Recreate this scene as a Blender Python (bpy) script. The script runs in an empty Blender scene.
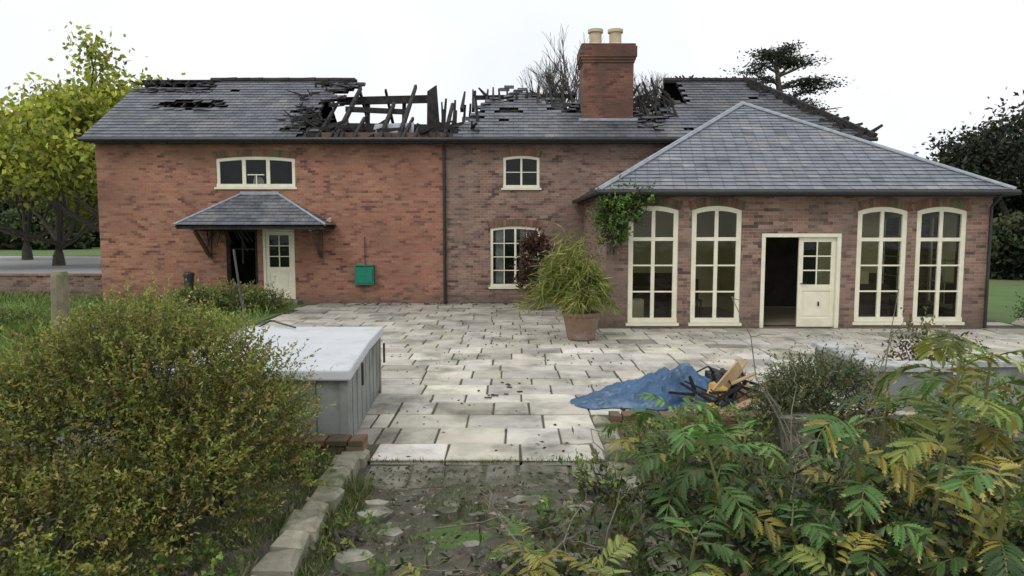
import bpy, math, random
import numpy as np
from mathutils import Vector, noise as mnoise
random.seed(4); RNG=np.random.default_rng(4)
S=bpy.context.scene
S.view_settings.view_transform='Standard'; S.view_settings.look='None'; S.view_settings.exposure=0

# ---------------------------------------------------------------- materials
def newmat(name):
    m=bpy.data.materials.new(name); m.use_nodes=True
    nt=m.node_tree; b=nt.nodes['Principled BSDF']; return m,nt,b
def N(nt,t,**k):
    n=nt.nodes.new(t)
    for a,v in k.items(): setattr(n,a,v)
    return n
def mixc(nt,fac,a,b,mode='MIX'):
    n=nt.nodes.new('ShaderNodeMixRGB'); n.blend_type=mode
    for s,v in zip(('Fac','Color1','Color2'),(fac,a,b)):
        if hasattr(v,'links'): nt.links.new(v,n.inputs[s])
        elif isinstance(v,(int,float)): n.inputs[s].default_value=v
        else: n.inputs[s].default_value=(v[0],v[1],v[2],1)
    return n.outputs[0]
def noise(nt,co,scale,detail=4,rough=.6,lo=.35,hi=.65):
    n=N(nt,'ShaderNodeTexNoise'); n.inputs['Scale'].default_value=scale
    n.inputs['Detail'].default_value=detail; n.inputs['Roughness'].default_value=rough
    nt.links.new(co,n.inputs['Vector'])
    r=N(nt,'ShaderNodeMapRange'); r.inputs[1].default_value=lo; r.inputs[2].default_value=hi
    nt.links.new(n.outputs[0],r.inputs[0]); return r.outputs[0]
def bump(nt,b,h,dist,strength=.6):
    n=N(nt,'ShaderNodeBump'); n.inputs['Distance'].default_value=dist; n.inputs['Strength'].default_value=strength
    nt.links.new(h,n.inputs['Height']); nt.links.new(n.outputs[0],b.inputs['Normal'])
def noise_mat(name,c1,c2,scale=5,rough=.8,bd=.01,c3=None,s3=1.0,attr=False,metal=0,lo3=.5,hi3=.65):
    m,nt,b=newmat(name); co=N(nt,'ShaderNodeTexCoord').outputs['Object']
    f=noise(nt,co,scale); c=mixc(nt,f,c1,c2)
    if c3: c=mixc(nt,noise(nt,co,s3,5,.65,lo3,hi3),c,c3)
    if attr:
        a=N(nt,'ShaderNodeAttribute',attribute_name='Col'); c=mixc(nt,1.0,c,a.outputs[0],'MULTIPLY')
    nt.links.new(c,b.inputs['Base Color']); b.inputs['Roughness'].default_value=rough; b.inputs['Metallic'].default_value=metal
    if bd: bump(nt,b,noise(nt,co,scale*4,6,.7,0,1),bd)
    return m
def mixf(nt,f,k):
    mm=N(nt,'ShaderNodeMath',operation='MULTIPLY'); mm.inputs[1].default_value=k; nt.links.new(f,mm.inputs[0]); return mm.outputs[0]
def mulf(nt,f,g):
    mm=N(nt,'ShaderNodeMath',operation='MULTIPLY'); nt.links.new(f,mm.inputs[0]); nt.links.new(g,mm.inputs[1]); return mm.outputs[0]
def brick_mat(name,c1,c2,mortar,stain,dark=.35,bw=.225,rh=.075,pale=(.46,.33,.24)):
    m,nt,b=newmat(name)
    uv=N(nt,'ShaderNodeUVMap').outputs[0]; co=N(nt,'ShaderNodeTexCoord').outputs['Object']
    t=N(nt,'ShaderNodeTexBrick'); nt.links.new(uv,t.inputs['Vector'])
    t.inputs['Scale'].default_value=1; t.inputs['Brick Width'].default_value=bw; t.inputs['Row Height'].default_value=rh
    t.inputs['Mortar Size'].default_value=.007; t.inputs['Mortar Smooth'].default_value=.2; t.inputs['Bias'].default_value=-.1
    t.inputs['Color1'].default_value=(*c1,1); t.inputs['Color2'].default_value=(*c2,1); t.inputs['Mortar'].default_value=(*mortar,1)
    t2=N(nt,'ShaderNodeTexBrick'); nt.links.new(uv,t2.inputs['Vector'])
    for k in ('Scale','Brick Width','Row Height'): t2.inputs[k].default_value=t.inputs[k].default_value
    t2.inputs['Mortar Size'].default_value=0; t2.inputs['Color1'].default_value=(0,0,0,1); t2.inputs['Color2'].default_value=(1,1,1,1)
    r=N(nt,'ShaderNodeMapRange'); r.inputs[1].default_value=.72; r.inputs[2].default_value=.92; r.inputs[4].default_value=dark
    nt.links.new(t2.outputs[0],r.inputs[0])
    c=mixc(nt,r.outputs[0],t.outputs[0],(c2[0]*.42,c2[1]*.5,c2[2]*.6))
    r=N(nt,'ShaderNodeMapRange'); r.inputs[1].default_value=.22; r.inputs[2].default_value=.05; r.inputs[4].default_value=.5
    nt.links.new(t2.outputs[0],r.inputs[0]); c=mixc(nt,r.outputs[0],c,pale)
    c=mixc(nt,mixf(nt,noise(nt,co,.7,6,.7,.42,.68),.85),c,stain)
    c=mixc(nt,mixf(nt,noise(nt,co,2.8,6,.75,.45,.75),.55),c,pale)
    c=mixc(nt,mixf(nt,noise(nt,co,.35,4,.6,.5,.7),.45),c,(stain[0]*.5,stain[1]*.6,stain[2]*.65))
    f3=noise(nt,co,22,4,.7,.3,.7); c=mixc(nt,mixf(nt,f3,.4),c,(.6,.6,.6),'MULTIPLY')
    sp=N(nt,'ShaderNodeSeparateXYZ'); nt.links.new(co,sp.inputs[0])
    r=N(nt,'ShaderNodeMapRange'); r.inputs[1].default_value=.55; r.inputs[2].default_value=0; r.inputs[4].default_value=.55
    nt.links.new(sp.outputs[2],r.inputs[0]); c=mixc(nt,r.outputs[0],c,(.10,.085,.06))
    # slight soot plus eaves shadow, painted into the brick towards the top
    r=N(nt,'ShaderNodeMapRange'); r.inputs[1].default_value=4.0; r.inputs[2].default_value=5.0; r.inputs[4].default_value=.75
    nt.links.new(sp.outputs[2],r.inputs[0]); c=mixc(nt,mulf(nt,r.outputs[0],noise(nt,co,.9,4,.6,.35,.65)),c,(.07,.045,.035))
    nt.links.new(c,b.inputs['Base Color']); b.inputs['Roughness'].default_value=.9
    inv=N(nt,'ShaderNodeMath',operation='SUBTRACT'); inv.inputs[0].default_value=1; nt.links.new(t.outputs['Fac'],inv.inputs[1])
    bump(nt,b,inv.outputs[0],.012,.8); return m
def leaf_mat(name,trans=.3,rough=.55):
    m,nt,b=newmat(name); a=N(nt,'ShaderNodeAttribute',attribute_name='Col')
    nt.links.new(a.outputs[0],b.inputs['Base Color']); b.inputs['Roughness'].default_value=rough
    t=N(nt,'ShaderNodeBsdfTranslucent'); nt.links.new(a.outputs[0],t.inputs[0])
    mx=N(nt,'ShaderNodeMixShader'); mx.inputs[0].default_value=trans
    nt.links.new(b.outputs[0],mx.inputs[1]); nt.links.new(t.outputs[0],mx.inputs[2])
    nt.links.new(mx.outputs[0],nt.nodes['Material Output'].inputs[0]); return m
def glass_mat():
    m,nt,b=newmat('window_glass'); nt.nodes.remove(b)
    tr=N(nt,'ShaderNodeBsdfTransparent'); tr.inputs[0].default_value=(.86,.88,.86,1)
    g=N(nt,'ShaderNodeBsdfGlossy'); g.inputs['Roughness'].default_value=.04; g.inputs[0].default_value=(.9,.93,.95,1)
    f=N(nt,'ShaderNodeFresnel'); f.inputs[0].default_value=1.4
    co=N(nt,'ShaderNodeTexCoord').outputs['Object']; bp=N(nt,'ShaderNodeBump'); bp.inputs['Distance'].default_value=.02; bp.inputs['Strength'].default_value=.15
    nt.links.new(noise(nt,co,3,2,.5,0,1),bp.inputs['Height']); nt.links.new(bp.outputs[0],g.inputs['Normal'])
    mx=N(nt,'ShaderNodeMixShader'); nt.links.new(f.outputs[0],mx.inputs[0])
    nt.links.new(tr.outputs[0],mx.inputs[1]); nt.links.new(g.outputs[0],mx.inputs[2])
    nt.links.new(mx.outputs[0],nt.nodes['Material Output'].inputs[0]); return m

M={}
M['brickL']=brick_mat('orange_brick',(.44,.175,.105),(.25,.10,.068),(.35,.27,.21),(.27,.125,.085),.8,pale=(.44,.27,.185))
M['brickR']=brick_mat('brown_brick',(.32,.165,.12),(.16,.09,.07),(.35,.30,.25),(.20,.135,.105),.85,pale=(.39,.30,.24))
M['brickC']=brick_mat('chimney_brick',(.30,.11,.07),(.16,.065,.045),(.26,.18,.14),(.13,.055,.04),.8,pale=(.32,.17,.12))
M['slate']=noise_mat('slate',(.10,.108,.128),(.145,.153,.173),3,.5,.004,(.19,.19,.19),1.2,attr=True)
M['char']=noise_mat('charred_timber',(.010,.009,.009),(.04,.036,.034),6,.9,.02)
M['cream']=noise_mat('cream_paint',(.80,.77,.61),(.70,.67,.51),4,.5,.001)
M['glass']=glass_mat()
M['black']=noise_mat('black_iron',(.015,.015,.017),(.03,.03,.03),8,.5,.002)
M['lead']=noise_mat('lead',(.24,.26,.30),(.34,.36,.40),6,.5,.003)
M['plaster']=noise_mat('cream_plaster',(.80,.73,.42),(.70,.63,.35),1.5,.9,.002)
M['dark']=noise_mat('smoked_plaster_and_shade',(.05,.045,.04),(.015,.014,.013),1.5,.95,.004)
M['brownwood']=noise_mat('brown_timber',(.13,.08,.05),(.08,.05,.03),5,.7,.003)
M['floor']=noise_mat('interior_floor',(.22,.19,.14),(.3,.26,.2),3,.6,.002)
M['stone']=noise_mat('weathered_stone',(.35,.33,.27),(.21,.20,.16),5,.9,.02,(.085,.10,.045),2.2,attr=True,lo3=.46,hi3=.64)
M['slab']=noise_mat('paving_slab',(.58,.56,.49),(.43,.415,.36),2.6,.8,.006,(.17,.168,.135),1.1,attr=True,lo3=.49,hi3=.70)
M['joint']=noise_mat('joint_soil',(.06,.065,.04),(.10,.09,.06),9,.95,.01)
M['soil']=noise_mat('soil',(.075,.066,.048),(.15,.14,.11),6,.95,.05,(.06,.085,.032),2.4,lo3=.46,hi3=.64)
M['grassg']=noise_mat('lawn_ground',(.07,.13,.03),(.10,.17,.04),.6,.95,.02,(.13,.14,.05),.15)
M['asphalt']=noise_mat('driveway',(.33,.33,.345),(.40,.40,.41),2,.9,.004)
M['gravel']=noise_mat('gravel',(.40,.36,.30),(.27,.25,.2),14,.95,.02)
M['leaf']=leaf_mat('foliage',.36); M['leaf2']=leaf_mat('glossy_foliage',.28,.42)
M['bark']=noise_mat('bark',(.06,.05,.04),(.11,.095,.075),8,.95,.03)
M['paleb']=noise_mat('dead_wood',(.24,.21,.17),(.14,.12,.09),8,.95,.01)
M['wood']=noise_mat('weathered_wood',(.26,.22,.15),(.16,.14,.09),6,.9,.01,(.12,.15,.06),3)
M['terracotta']=noise_mat('terracotta',(.27,.16,.11),(.20,.13,.095),5,.85,.006,(.27,.25,.2),3)
M['tarp']=noise_mat('blue_tarpaulin',(.025,.075,.155),(.05,.12,.23),2.4,.45,.004,(.20,.27,.33),2.2,lo3=.54,hi3=.70)
M['cover']=noise_mat('hot_tub_cover',(.60,.62,.64),(.52,.54,.56),1.5,.55,.004,(.38,.39,.38),2,lo3=.54,hi3=.78)
M['cabinet']=noise_mat('grey_cabinet',(.27,.28,.27),(.21,.22,.21),4,.6,.003,(.15,.16,.13),2)
M['green']=noise_mat('green_plastic',(.0,.20,.12),(.0,.16,.10),5,.4,0)
M['potc']=noise_mat('chimney_pot_clay',(.60,.50,.34),(.48,.40,.27),6,.85,.004)
M['card']=noise_mat('cardboard',(.50,.36,.20),(.38,.27,.15),6,.9,.004)
M['foam']=noise_mat('yellow_insulation',(.62,.44,.12),(.48,.28,.07),8,.9,.02)
M['black_bag']=noise_mat('black_plastic',(.012,.012,.014),(.03,.03,.035),4,.3,.01)
M['render']=noise_mat('pale_coping',(.50,.51,.50),(.36,.37,.36),5,.85,.006,(.20,.21,.17),2)
M['brickA']=noise_mat('old_red_brick',(.27,.12,.085),(.19,.095,.07),7,.9,.008,(.11,.11,.065),3,attr=True,lo3=.42,hi3=.6)
M['cane']=noise_mat('cane',(.16,.17,.05),(.22,.2,.08),6,.6,0)

# ---------------------------------------------------------------- mesh helpers
def empty(name):
    e=bpy.data.objects.new(name,None); S.collection.objects.link(e); e.empty_display_size=.2; return e
def mkmesh(name,verts,faces,mats,parent=None,cols=None,midx=None,smooth=False,uv=True):
    me=bpy.data.meshes.new(name)
    if isinstance(verts,np.ndarray):
        nf=len(faces); me.vertices.add(len(verts)); me.vertices.foreach_set('co',verts.astype(np.float32).ravel())
        me.loops.add(nf*4); me.loops.foreach_set('vertex_index',faces.astype(np.int32).ravel())
        me.polygons.add(nf); me.polygons.foreach_set('loop_start',np.arange(0,nf*4,4,dtype=np.int32))
        me.polygons.foreach_set('loop_total',np.full(nf,4,dtype=np.int32)); me.update(calc_edges=True); me.validate()
        uv=False
    else:
        me.from_pydata(verts,[],faces)
    for m in mats: me.materials.append(m)
    if midx is not None: me.polygons.foreach_set('material_index',midx)
    if smooth: me.polygons.foreach_set('use_smooth',[True]*len(me.polygons))
    if cols is not None:
        at=me.color_attributes.new('Col','FLOAT_COLOR','CORNER')
        lt=np.zeros(len(me.polygons),dtype=np.int32); me.polygons.foreach_get('loop_total',lt)
        c=np.ones((len(cols),4),dtype=np.float32); c[:,:3]=np.array(cols)[:,:3]
        at.data.foreach_set('color',np.repeat(c[:len(lt)],lt,axis=0).ravel())
    if uv:
        ul=me.uv_layers.new(name='UVMap'); data=np.zeros(len(me.loops)*2,dtype=np.float32)
        for p in me.polygons:
            n=p.normal
            if abs(n.z)>.99: u=Vector((1,0,0)); v=Vector((0,1,0))
            else:
                u=Vector((0,0,1)).cross(n).normalized()
                if abs(u.x)>abs(u.y):
                    if u.x<0: u=-u
                elif u.y<0: u=-u
                v=n.cross(u); 
                if v.z<0: v=-v
            for li in p.loop_indices:
                co=me.vertices[me.loops[li].vertex_index].co
                data[li*2]=co.dot(u)+50; data[li*2+1]=co.dot(v)+50
        ul.data.foreach_set('uv',data)
    o=bpy.data.objects.new(name,me); S.collection.objects.link(o)
    if parent: o.parent=parent
    return o
class MB:
    def __init__(s): s.v=[];s.f=[];s.m=[];s.c=[]
    def poly(s,pts,m=0,c=(1,1,1)):
        i=len(s.v); s.v+= [tuple(p) for p in pts]; s.f.append(tuple(range(i,i+len(pts)))); s.m.append(m); s.c.append(c)
    def box(s,x0,x1,y0,y1,z0,z1,m=0,c=(1,1,1),j=0):
        r=lambda:random.uniform(-j,j)
        P=[(x+r(),y+r(),z+r()) for z in(z0,z1) for y in(y0,y1) for x in(x0,x1)]
        s.hexa(P,m,c)
    def hexa(s,P,m=0,c=(1,1,1)):
        i=len(s.v); s.v+=[tuple(p) for p in P]
        for f in((0,2,3,1),(4,5,7,6),(0,1,5,4),(2,6,7,3),(0,4,6,2),(1,3,7,5)):
            s.f.append(tuple(i+k for k in f)); s.m.append(m); s.c.append(c)
    def bbox(s,x0,x1,y0,y1,z0,z1,b=.01,m=0,c=(1,1,1),tj=0,xj=0):
        t=[random.uniform(-tj,tj) for _ in range(4)]
        q=[(random.uniform(-xj,xj),random.uniform(-xj,xj)) for _ in range(4)]
        i=len(s.v)
        A=[(x0,y0,z0),(x1,y0,z0),(x1,y1,z0),(x0,y1,z0)]
        A=[(a[0]+q[k][0],a[1]+q[k][1],a[2]) for k,a in enumerate(A)]
        B=[(A[k][0],A[k][1],z1-b+t[k]) for k in range(4)]
        sg=((1,1),(-1,1),(-1,-1),(1,-1))
        C=[(A[k][0]+sg[k][0]*b,A[k][1]+sg[k][1]*b,z1+t[k]) for k in range(4)]
        s.v+=A+B+C
        for k in range(4):
            k2=(k+1)%4
            s.f.append((i+k,i+k2,i+4+k2,i+4+k)); s.f.append((i+4+k,i+4+k2,i+8+k2,i+8+k)); s.m+=[m,m]; s.c+=[c,c]
        s.f.append((i+8,i+9,i+10,i+11)); s.m.append(m); s.c.append(c)
    def beam(s,p0,p1,w,h,m=0,c=(1,1,1),taper=1):
        p0=Vector(p0);p1=Vector(p1); d=(p1-p0).normalized()
        a=d.cross(Vector((0,0,1)))
        if a.length<.05: a=d.cross(Vector((0,1,0)))
        a.normalize(); b=a.cross(d).normalized()
        P=[]
        for p,k in((p0,1),(p1,taper)):
            for sb in(-1,1):
                for sa in(-1,1): P.append(p+a*sa*w/2*k+b*sb*h/2*k)
        s.hexa(P,m,c)
    def tube(s,pts,rad,n=8,m=0,c=(1,1,1),cap=True):
        pts=[Vector(p) for p in pts]; i0=len(s.v)
        for k,p in enumerate(pts):
            d=(pts[min(k+1,len(pts)-1)]-pts[max(k-1,0)]).normalized()
            a=d.cross(Vector((0,0,1)))
            if a.length<.1: a=Vector((1,0,0))
            a.normalize(); b=d.cross(a).normalized()
            for q in range(n):
                t=2*math.pi*q/n; s.v.append(tuple(p+(a*math.cos(t)+b*math.sin(t))*rad[k]))
        for k in range(len(pts)-1):
            for q in range(n):
                q2=(q+1)%n; s.f.append((i0+k*n+q,i0+k*n+q2,i0+(k+1)*n+q2,i0+(k+1)*n+q)); s.m.append(m); s.c.append(c)
        if cap:
            s.f.append(tuple(i0+q for q in range(n))); s.f.append(tuple(i0+(len(pts)-1)*n+q for q in range(n))); s.m+=[m,m]; s.c+=[c,c]
    def obj(s,name,mats,parent=None,smooth=False,cols=True):
        return mkmesh(name,s.v,s.f,[M[k] for k in mats],parent,s.c if cols else None,s.m,smooth)
def lathe(mb,cx,cy,prof,n=24,m=0,c=(1,1,1)):
    i0=len(mb.v)
    for r,z in prof:
        for q in range(n):
            t=2*math.pi*q/n; mb.v.append((cx+r*math.cos(t),cy+r*math.sin(t),z))
    for k in range(len(prof)-1):
        for q in range(n):
            q2=(q+1)%n; mb.f.append((i0+k*n+q,i0+k*n+q2,i0+(k+1)*n+q2,i0+(k+1)*n+q)); mb.m.append(m); mb.c.append(c)
class FB:
    def __init__(s): s.V=[];s.C=[]
    def leaves(s,P,D,L,W,C):
        n=len(P)
        if n==0: return
        D=D/np.linalg.norm(D,axis=1,keepdims=True)
        R=RNG.normal(size=(n,3)); Sd=np.cross(D,R); Sd/=np.linalg.norm(Sd,axis=1,keepdims=True)+1e-9
        L=np.broadcast_to(np.asarray(L,float),(n,))[:,None]; W=np.broadcast_to(np.asarray(W,float),(n,))[:,None]
        mid=P+D*L*.45
        s.V.append(np.stack([P,mid+Sd*W/2,P+D*L,mid-Sd*W/2],axis=1)); s.C.append(np.broadcast_to(C,(n,3)))
    def quads(s,Q,C): s.V.append(Q); s.C.append(np.broadcast_to(C,(len(Q),3)))
    def obj(s,name,parent=None,mat='leaf'):
        V=np.concatenate(s.V); C=np.clip(np.concatenate(s.C),0.003,1); n=len(V)
        return mkmesh(name,V.reshape(-1,3),np.arange(n*4).reshape(n,4),[M[mat]],parent,C)
def pick(pal,n,j=.2):
    pal=np.array(pal); c=pal[RNG.integers(0,len(pal),n)]
    return c*(1+RNG.normal(0,j,(n,1)))*(1+RNG.normal(0,.05,(n,3)))

# ---------------------------------------------------------------- wall with openings
def arch_z(o,x):
    x0,x1,z0,z1,r=o
    if r<=0: return z1
    t=(x-(x0+x1)/2)/((x1-x0)/2); return z1-r*t*t
def wall(mb,org,ud,nd,u0,u1,z0,z1,ops,th,m=0):
    org=Vector(org);ud=Vector(ud);nd=Vector(nd)
    def P(u,z,d): return org+ud*u+Vector((0,0,z))-nd*d
    bs={u0,u1}
    for o in ops:
        k=8 if o[4]>0 else 1
        for i in range(k+1): bs.add(round(o[0]+(o[1]-o[0])*i/k,5))
    bs=sorted(bs)
    for a,b in zip(bs[:-1],bs[1:]):
        if b-a<1e-4: continue
        mid=(a+b)/2; col=sorted([o for o in ops if o[0]<mid<o[1]],key=lambda o:o[2])
        za,zb=z0,z0
        for o in col:
            for d in(0,th): mb.poly([P(a,za,d),P(b,zb,d),P(b,o[2],d),P(a,o[2],d)],m)
            mb.poly([P(a,o[2],0),P(b,o[2],0),P(b,o[2],th),P(a,o[2],th)],m)
            za,zb=arch_z(o,a),arch_z(o,b)
            mb.poly([P(a,za,0),P(b,zb,0),P(b,zb,th),P(a,za,th)],m)
        for d in(0,th): mb.poly([P(a,za,d),P(b,zb,d),P(b,z1,d),P(a,z1,d)],m)
    for o in ops:
        for x in(o[0],o[1]):
            zt=arch_z(o,x); mb.poly([P(x,o[2],0),P(x,o[2],th),P(x,zt,th),P(x,zt,0)],m)
    mb.poly([P(u0,z1,0),P(u1,z1,0),P(u1,z1,th),P(u0,z1,th)],m)
    for u in(u0,u1): mb.poly([P(u,z0,0),P(u,z1,0),P(u,z1,th),P(u,z0,th)],m)
def lbox(mb,org,ud,nd,u0,u1,d0,d1,z0,z1,m=0,c=(1,1,1),z1b=None,z0b=None):
    org=Vector(org);ud=Vector(ud);nd=Vector(nd)
    z1b=z1 if z1b is None else z1b; z0b=z0 if z0b is None else z0b
    P=[]
    for top in(0,1):
        for d in(d0,d1):
            for u,za,zb in((u0,z0,z1),(u1,z0b,z1b)):
                P.append(org+ud*u-nd*d+Vector((0,0,zb if top else za)))
    mb.hexa(P,m,c)
def window(fr,gl,org,ud,nd,o,cols,rows,fw=.075,bw=.03,dep=.05,transoms=(),mull=(),glass=True):
    x0,x1,z0,z1,r=o; d0,d1=dep,dep+.07
    L=lambda *a,**k: lbox(fr,org,ud,nd,*a,**k)
    e=.004
    L(x0+e,x0+fw,d0,d1,z0+fw,arch_z(o,x0)-.01); L(x1-fw,x1-e,d0,d1,z0+fw,arch_z(o,x1)-.01)
    L(x0+e,x1-e,d0-.03,d1,z0+e,z0+fw-.002)
    k=10 if r>0 else 1
    for i in range(k):
        a=x0+e+(x1-x0-2*e)*i/k; b=x0+e+(x1-x0-2*e)*(i+1)/k
        L(a,b,d0+.003,d1-.003,arch_z(o,a)-fw,arch_z(o,a)-e,z1b=arch_z(o,b)-e,z0b=arch_z(o,b)-fw)
    ix0,ix1=x0+fw,x1-fw; iz0=z0+fw; iz1=arch_z(o,x0)-fw
    for i in range(1,cols):
        x=ix0+(ix1-ix0)*i/cols; w=bw*(2.4 if i in mull else 1)
        L(x-w/2,x+w/2,d0+.008,d1-.012,z0+fw,arch_z(o,x)-fw+.01)
    for j in range(1,rows):
        z=iz0+(iz1+r*.6-iz0)*j/rows; w=bw*(2.4 if j in transoms else 1)
        L(ix0,ix1,d0+.012 if j not in transoms else d0+.004,d1-.016,z-w/2,z+w/2)
    if glass:
        og=Vector(org);u=Vector(ud);n=Vector(nd); dd=d0+.05; pts=[og+u*(x0+.02)-n*dd+Vector((0,0,z0+.02)),og+u*(x1-.02)-n*dd+Vector((0,0,z0+.02))]
        for i in range(9):
            x=x1-.02+(x0-x1+.04)*i/8; pts.append(og+u*x-n*dd+Vector((0,0,arch_z(o,x)-.02)))
        gl.poly(pts)
def voussoirs(mb,org,ud,nd,o,h=.2,w=.075):
    x0,x1,z0,z1,r=o; n=max(3,int((x1-x0+.1)/w))
    for i in range(n):
        a=x0-.05+(x1-x0+.1)*i/n; b=a+(x1-x0+.1)/n-.008
        za=arch_z(o,min(max(a,x0),x1)); zb=arch_z(o,min(max(b,x0),x1)); k=random.uniform(.7,1.25)
        lean=(a-(x0+x1)/2)/(x1-x0)*.10
        org_=Vector(org);u=Vector(ud);nn=Vector(nd); P=[]
        for top in(0,1):
            for d in(-.006,.05):
                for xx,zz in((a,za),(b,zb)): P.append(org_+u*(xx+(lean if top else 0))-nn*d+Vector((0,0,zz+.003+(h if top else 0))))
        mb.hexa(P,0,(k,k*.97,k*.97))

# ---------------------------------------------------------------- house
house=empty('brick_house')
FX,FU,FN=(0,21.2,0),(1,0,0),(0,-1,0)
up_win=(-8.87,-6.50,3.50,4.42,.07)
door_o=(-7.55,-6.58,.12,2.25,0.0)
hall_o=(-8.65,-7.70,.55,2.25,.0)
mid_up=(-.27,.83,3.48,4.44,.06); mid_lo=(-.66,.86,.50,2.34,.07)
w=MB(); wall(w,FX,FU,FN,-12.45,-2.03,-.3,5.12,[up_win,door_o,hall_o],.3,0)
wall(w,FX,FU,FN,-2.03,10.3,-.3,5.12,[mid_up,mid_lo,(6,8,0,2.1,0)],.3,1)
wall(w,(0,27.8,0),FU,(0,1,0),-12.45,10.3,-.3,5.12,[],.3,1)
wall(w,(-12.45,0,0),(0,1,0),(-1,0,0),21.5,27.5,-.3,5.12,[],.3,0)
wall(w,(10.3,0,0),(0,1,0),(1,0,0),21.5,27.5,-.3,5.12,[],.3,1)
for x in(-12.45,-12.15): w.poly([(x,21.2,5.12),(x,27.8,5.12),(x,24.5,7.2)],0)
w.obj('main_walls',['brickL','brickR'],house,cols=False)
fr=MB(); gl=MB(); vs=MB()
window(fr,gl,FX,FU,FN,up_win,3,1,.10,.045,.03,mull=(1,2))
lbox(fr,FX,FU,FN,-7.95,-7.45,.045,.08,3.86,3.89); lbox(fr,FX,FU,FN,-7.70,-7.67,.05,.075,3.60,3.858)
window(fr,gl,FX,FU,FN,mid_up,2,2,.085,.024,.03,mull=(1,))
window(fr,gl,FX,FU,FN,mid_lo,4,4,.085,.026,.03,mull=(2,),transoms=())
for o in(up_win,mid_up,mid_lo): voussoirs(vs,FX,FU,FN,o)
for o in(up_win,mid_up,mid_lo): lbox(fr,FX,FU,FN,o[0]-.05,o[1]+.05,-.05,.03,o[2]-.06,o[2]-.003)
def door(fr,gl,org,ud,nd,x0,x1,z0,z1,cols=2,rows=3,d=.06):
    L=lambda *a,**k: lbox(fr,org,ud,nd,*a,**k); s=.1; zm=z0+(z1-z0)*.44
    L(x0,x0+s,d,d+.05,z0,z1); L(x1-s,x1,d,d+.05,z0,z1); L(x0+s,x1-s,d,d+.05,z1-s,z1); L(x0+s,x1-s,d,d+.05,z0,z0+.2); L(x0+s,x1-s,d,d+.05,zm-.07,zm+.07)
    L(x0+s,x1-s,d+.02,d+.035,z0+.2,zm-.07)
    L(x0+s+.05,x1-s-.05,d+.008,d+.02,z0+.25,zm-.12)
    for i in range(1,cols):
        x=x0+s+(x1-x0-2*s)*i/cols; L(x-.014,x+.014,d+.006,d+.04,zm+.07,z1-s)
    for j in range(1,rows):
        z=zm+.07+(z1-s-zm-.07)*j/rows; L(x0+s,x1-s,d+.009,d+.037,z-.014,z+.014)
    og=Vector(org);u=Vector(ud);n=Vector(nd)
    gl.poly([og+u*a-n*(d+.025)+Vector((0,0,b)) for a,b in((x0+s,zm+.07),(x1-s,zm+.07),(x1-s,z1-s),(x0+s,z1-s))])
L=lambda *a,**k: lbox(fr,FX,FU,FN,*a,**k)
L(-7.546,-7.47,.02,.13,.12,2.17);L(-6.66,-6.584,.02,.13,.12,2.17);L(-7.546,-6.584,.02,.13,2.173,2.246)
door(fr,gl,FX,FU,FN,-7.465,-6.665,.13,2.165)
st=MB(); st.bbox(-7.75,-6.4,20.75,21.195,-.05,.12,.015); st.obj('door_step',['stone'],house)
bw=MB()
lbox(bw,FX,FU,FN,-8.645,-8.56,.05,.12,.56,2.24); lbox(bw,FX,FU,FN,-7.79,-7.705,.05,.12,.56,2.24); lbox(bw,FX,FU,FN,-8.56,-7.79,.05,.12,2.16,2.24); lbox(bw,FX,FU,FN,-8.2,-8.15,.06,.11,1.2,2.16); lbox(bw,FX,FU,FN,-8.56,-7.79,.065,.105,1.62,1.66)
bw.obj('burnt_window_frame',['char'],house,cols=False)

# --- wing (orangery)
WX=(0,15.9,0)
wins=[(2.64,3.77,.12,2.78,.10),(4.07,5.20,.12,2.78,.10),(7.82,8.95,.14,2.76,.10),(9.16,10.29,.14,2.76,.10)]
dro=(5.66,7.47,.0,2.16,0)
w=MB(); wall(w,WX,FU,FN,2.15,10.85,-.3,3.12,wins+[dro],.28,0)
sidew=[(16.7,18.1,.3,2.7,.1),(18.5,20.4,.3,2.7,.1)]
wall(w,(10.85,0,0),(0,1,0),(1,0,0),16.18,21.18,-.3,3.12,sidew,.28,0)
wall(w,(2.15,0,0),(0,1,0),(-1,0,0),16.18,21.18,-.3,3.12,[],.28,0)
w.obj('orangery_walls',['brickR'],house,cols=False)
for o in wins:
    window(fr,gl,WX,FU,FN,o,2,4,.11,.034,.015,transoms=(3,),mull=(1,)); voussoirs(vs,WX,FU,FN,o,.2)
    lbox(fr,WX,FU,FN,o[0]-.04,o[1]+.04,-.05,.01,o[2]-.07,o[2]-.003)
for o in sidew: window(fr,gl,(10.85,0,0),(0,1,0),(1,0,0),o,2,4,.1,.032,.015,transoms=(3,))
pl=MB()
for a,b in((2.12,5.655),(7.475,10.88)): pl.box(a,b,15.87,15.895,-.1,.05)
pl.obj('plinth',['brickR'],house,cols=False)
L=lambda *a,**k: lbox(fr,WX,FU,FN,*a,**k)
L(5.664,5.75,-.01,.14,0,2.07);L(7.38,7.466,-.01,.14,0,2.07);L(5.664,7.466,-.01,.14,2.073,2.156)
door(fr,gl,WX,FU,FN,6.54,7.375,.02,2.065)
door(fr,gl,(5.76,15.98,0),(.12,.992,0),(.992,-.12,0),0,.8,.02,2.06)
fr.obj('window_and_door_frames',['cream'],house,cols=False); gl.obj('window_glass',['glass'],house,cols=False)
vs.obj('brick_arches',['brickA'],house)
hd=MB(); hd.tube([(6.60,15.9,1.02),(6.71,15.9,1.02)],[.012,.012],6); hd.tube([(6.60,15.9,1.02),(6.60,15.95,1.02)],[.012,.012],6)
hd.box(7.0,7.03,15.93,15.955,.5,.6)
hd.obj('door_handle',['black'],house)
r=MB()
r.poly([(2.44,16.2,.02),(10.56,16.2,.02),(10.56,21.15,.02),(2.44,21.15,.02)],1)
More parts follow.
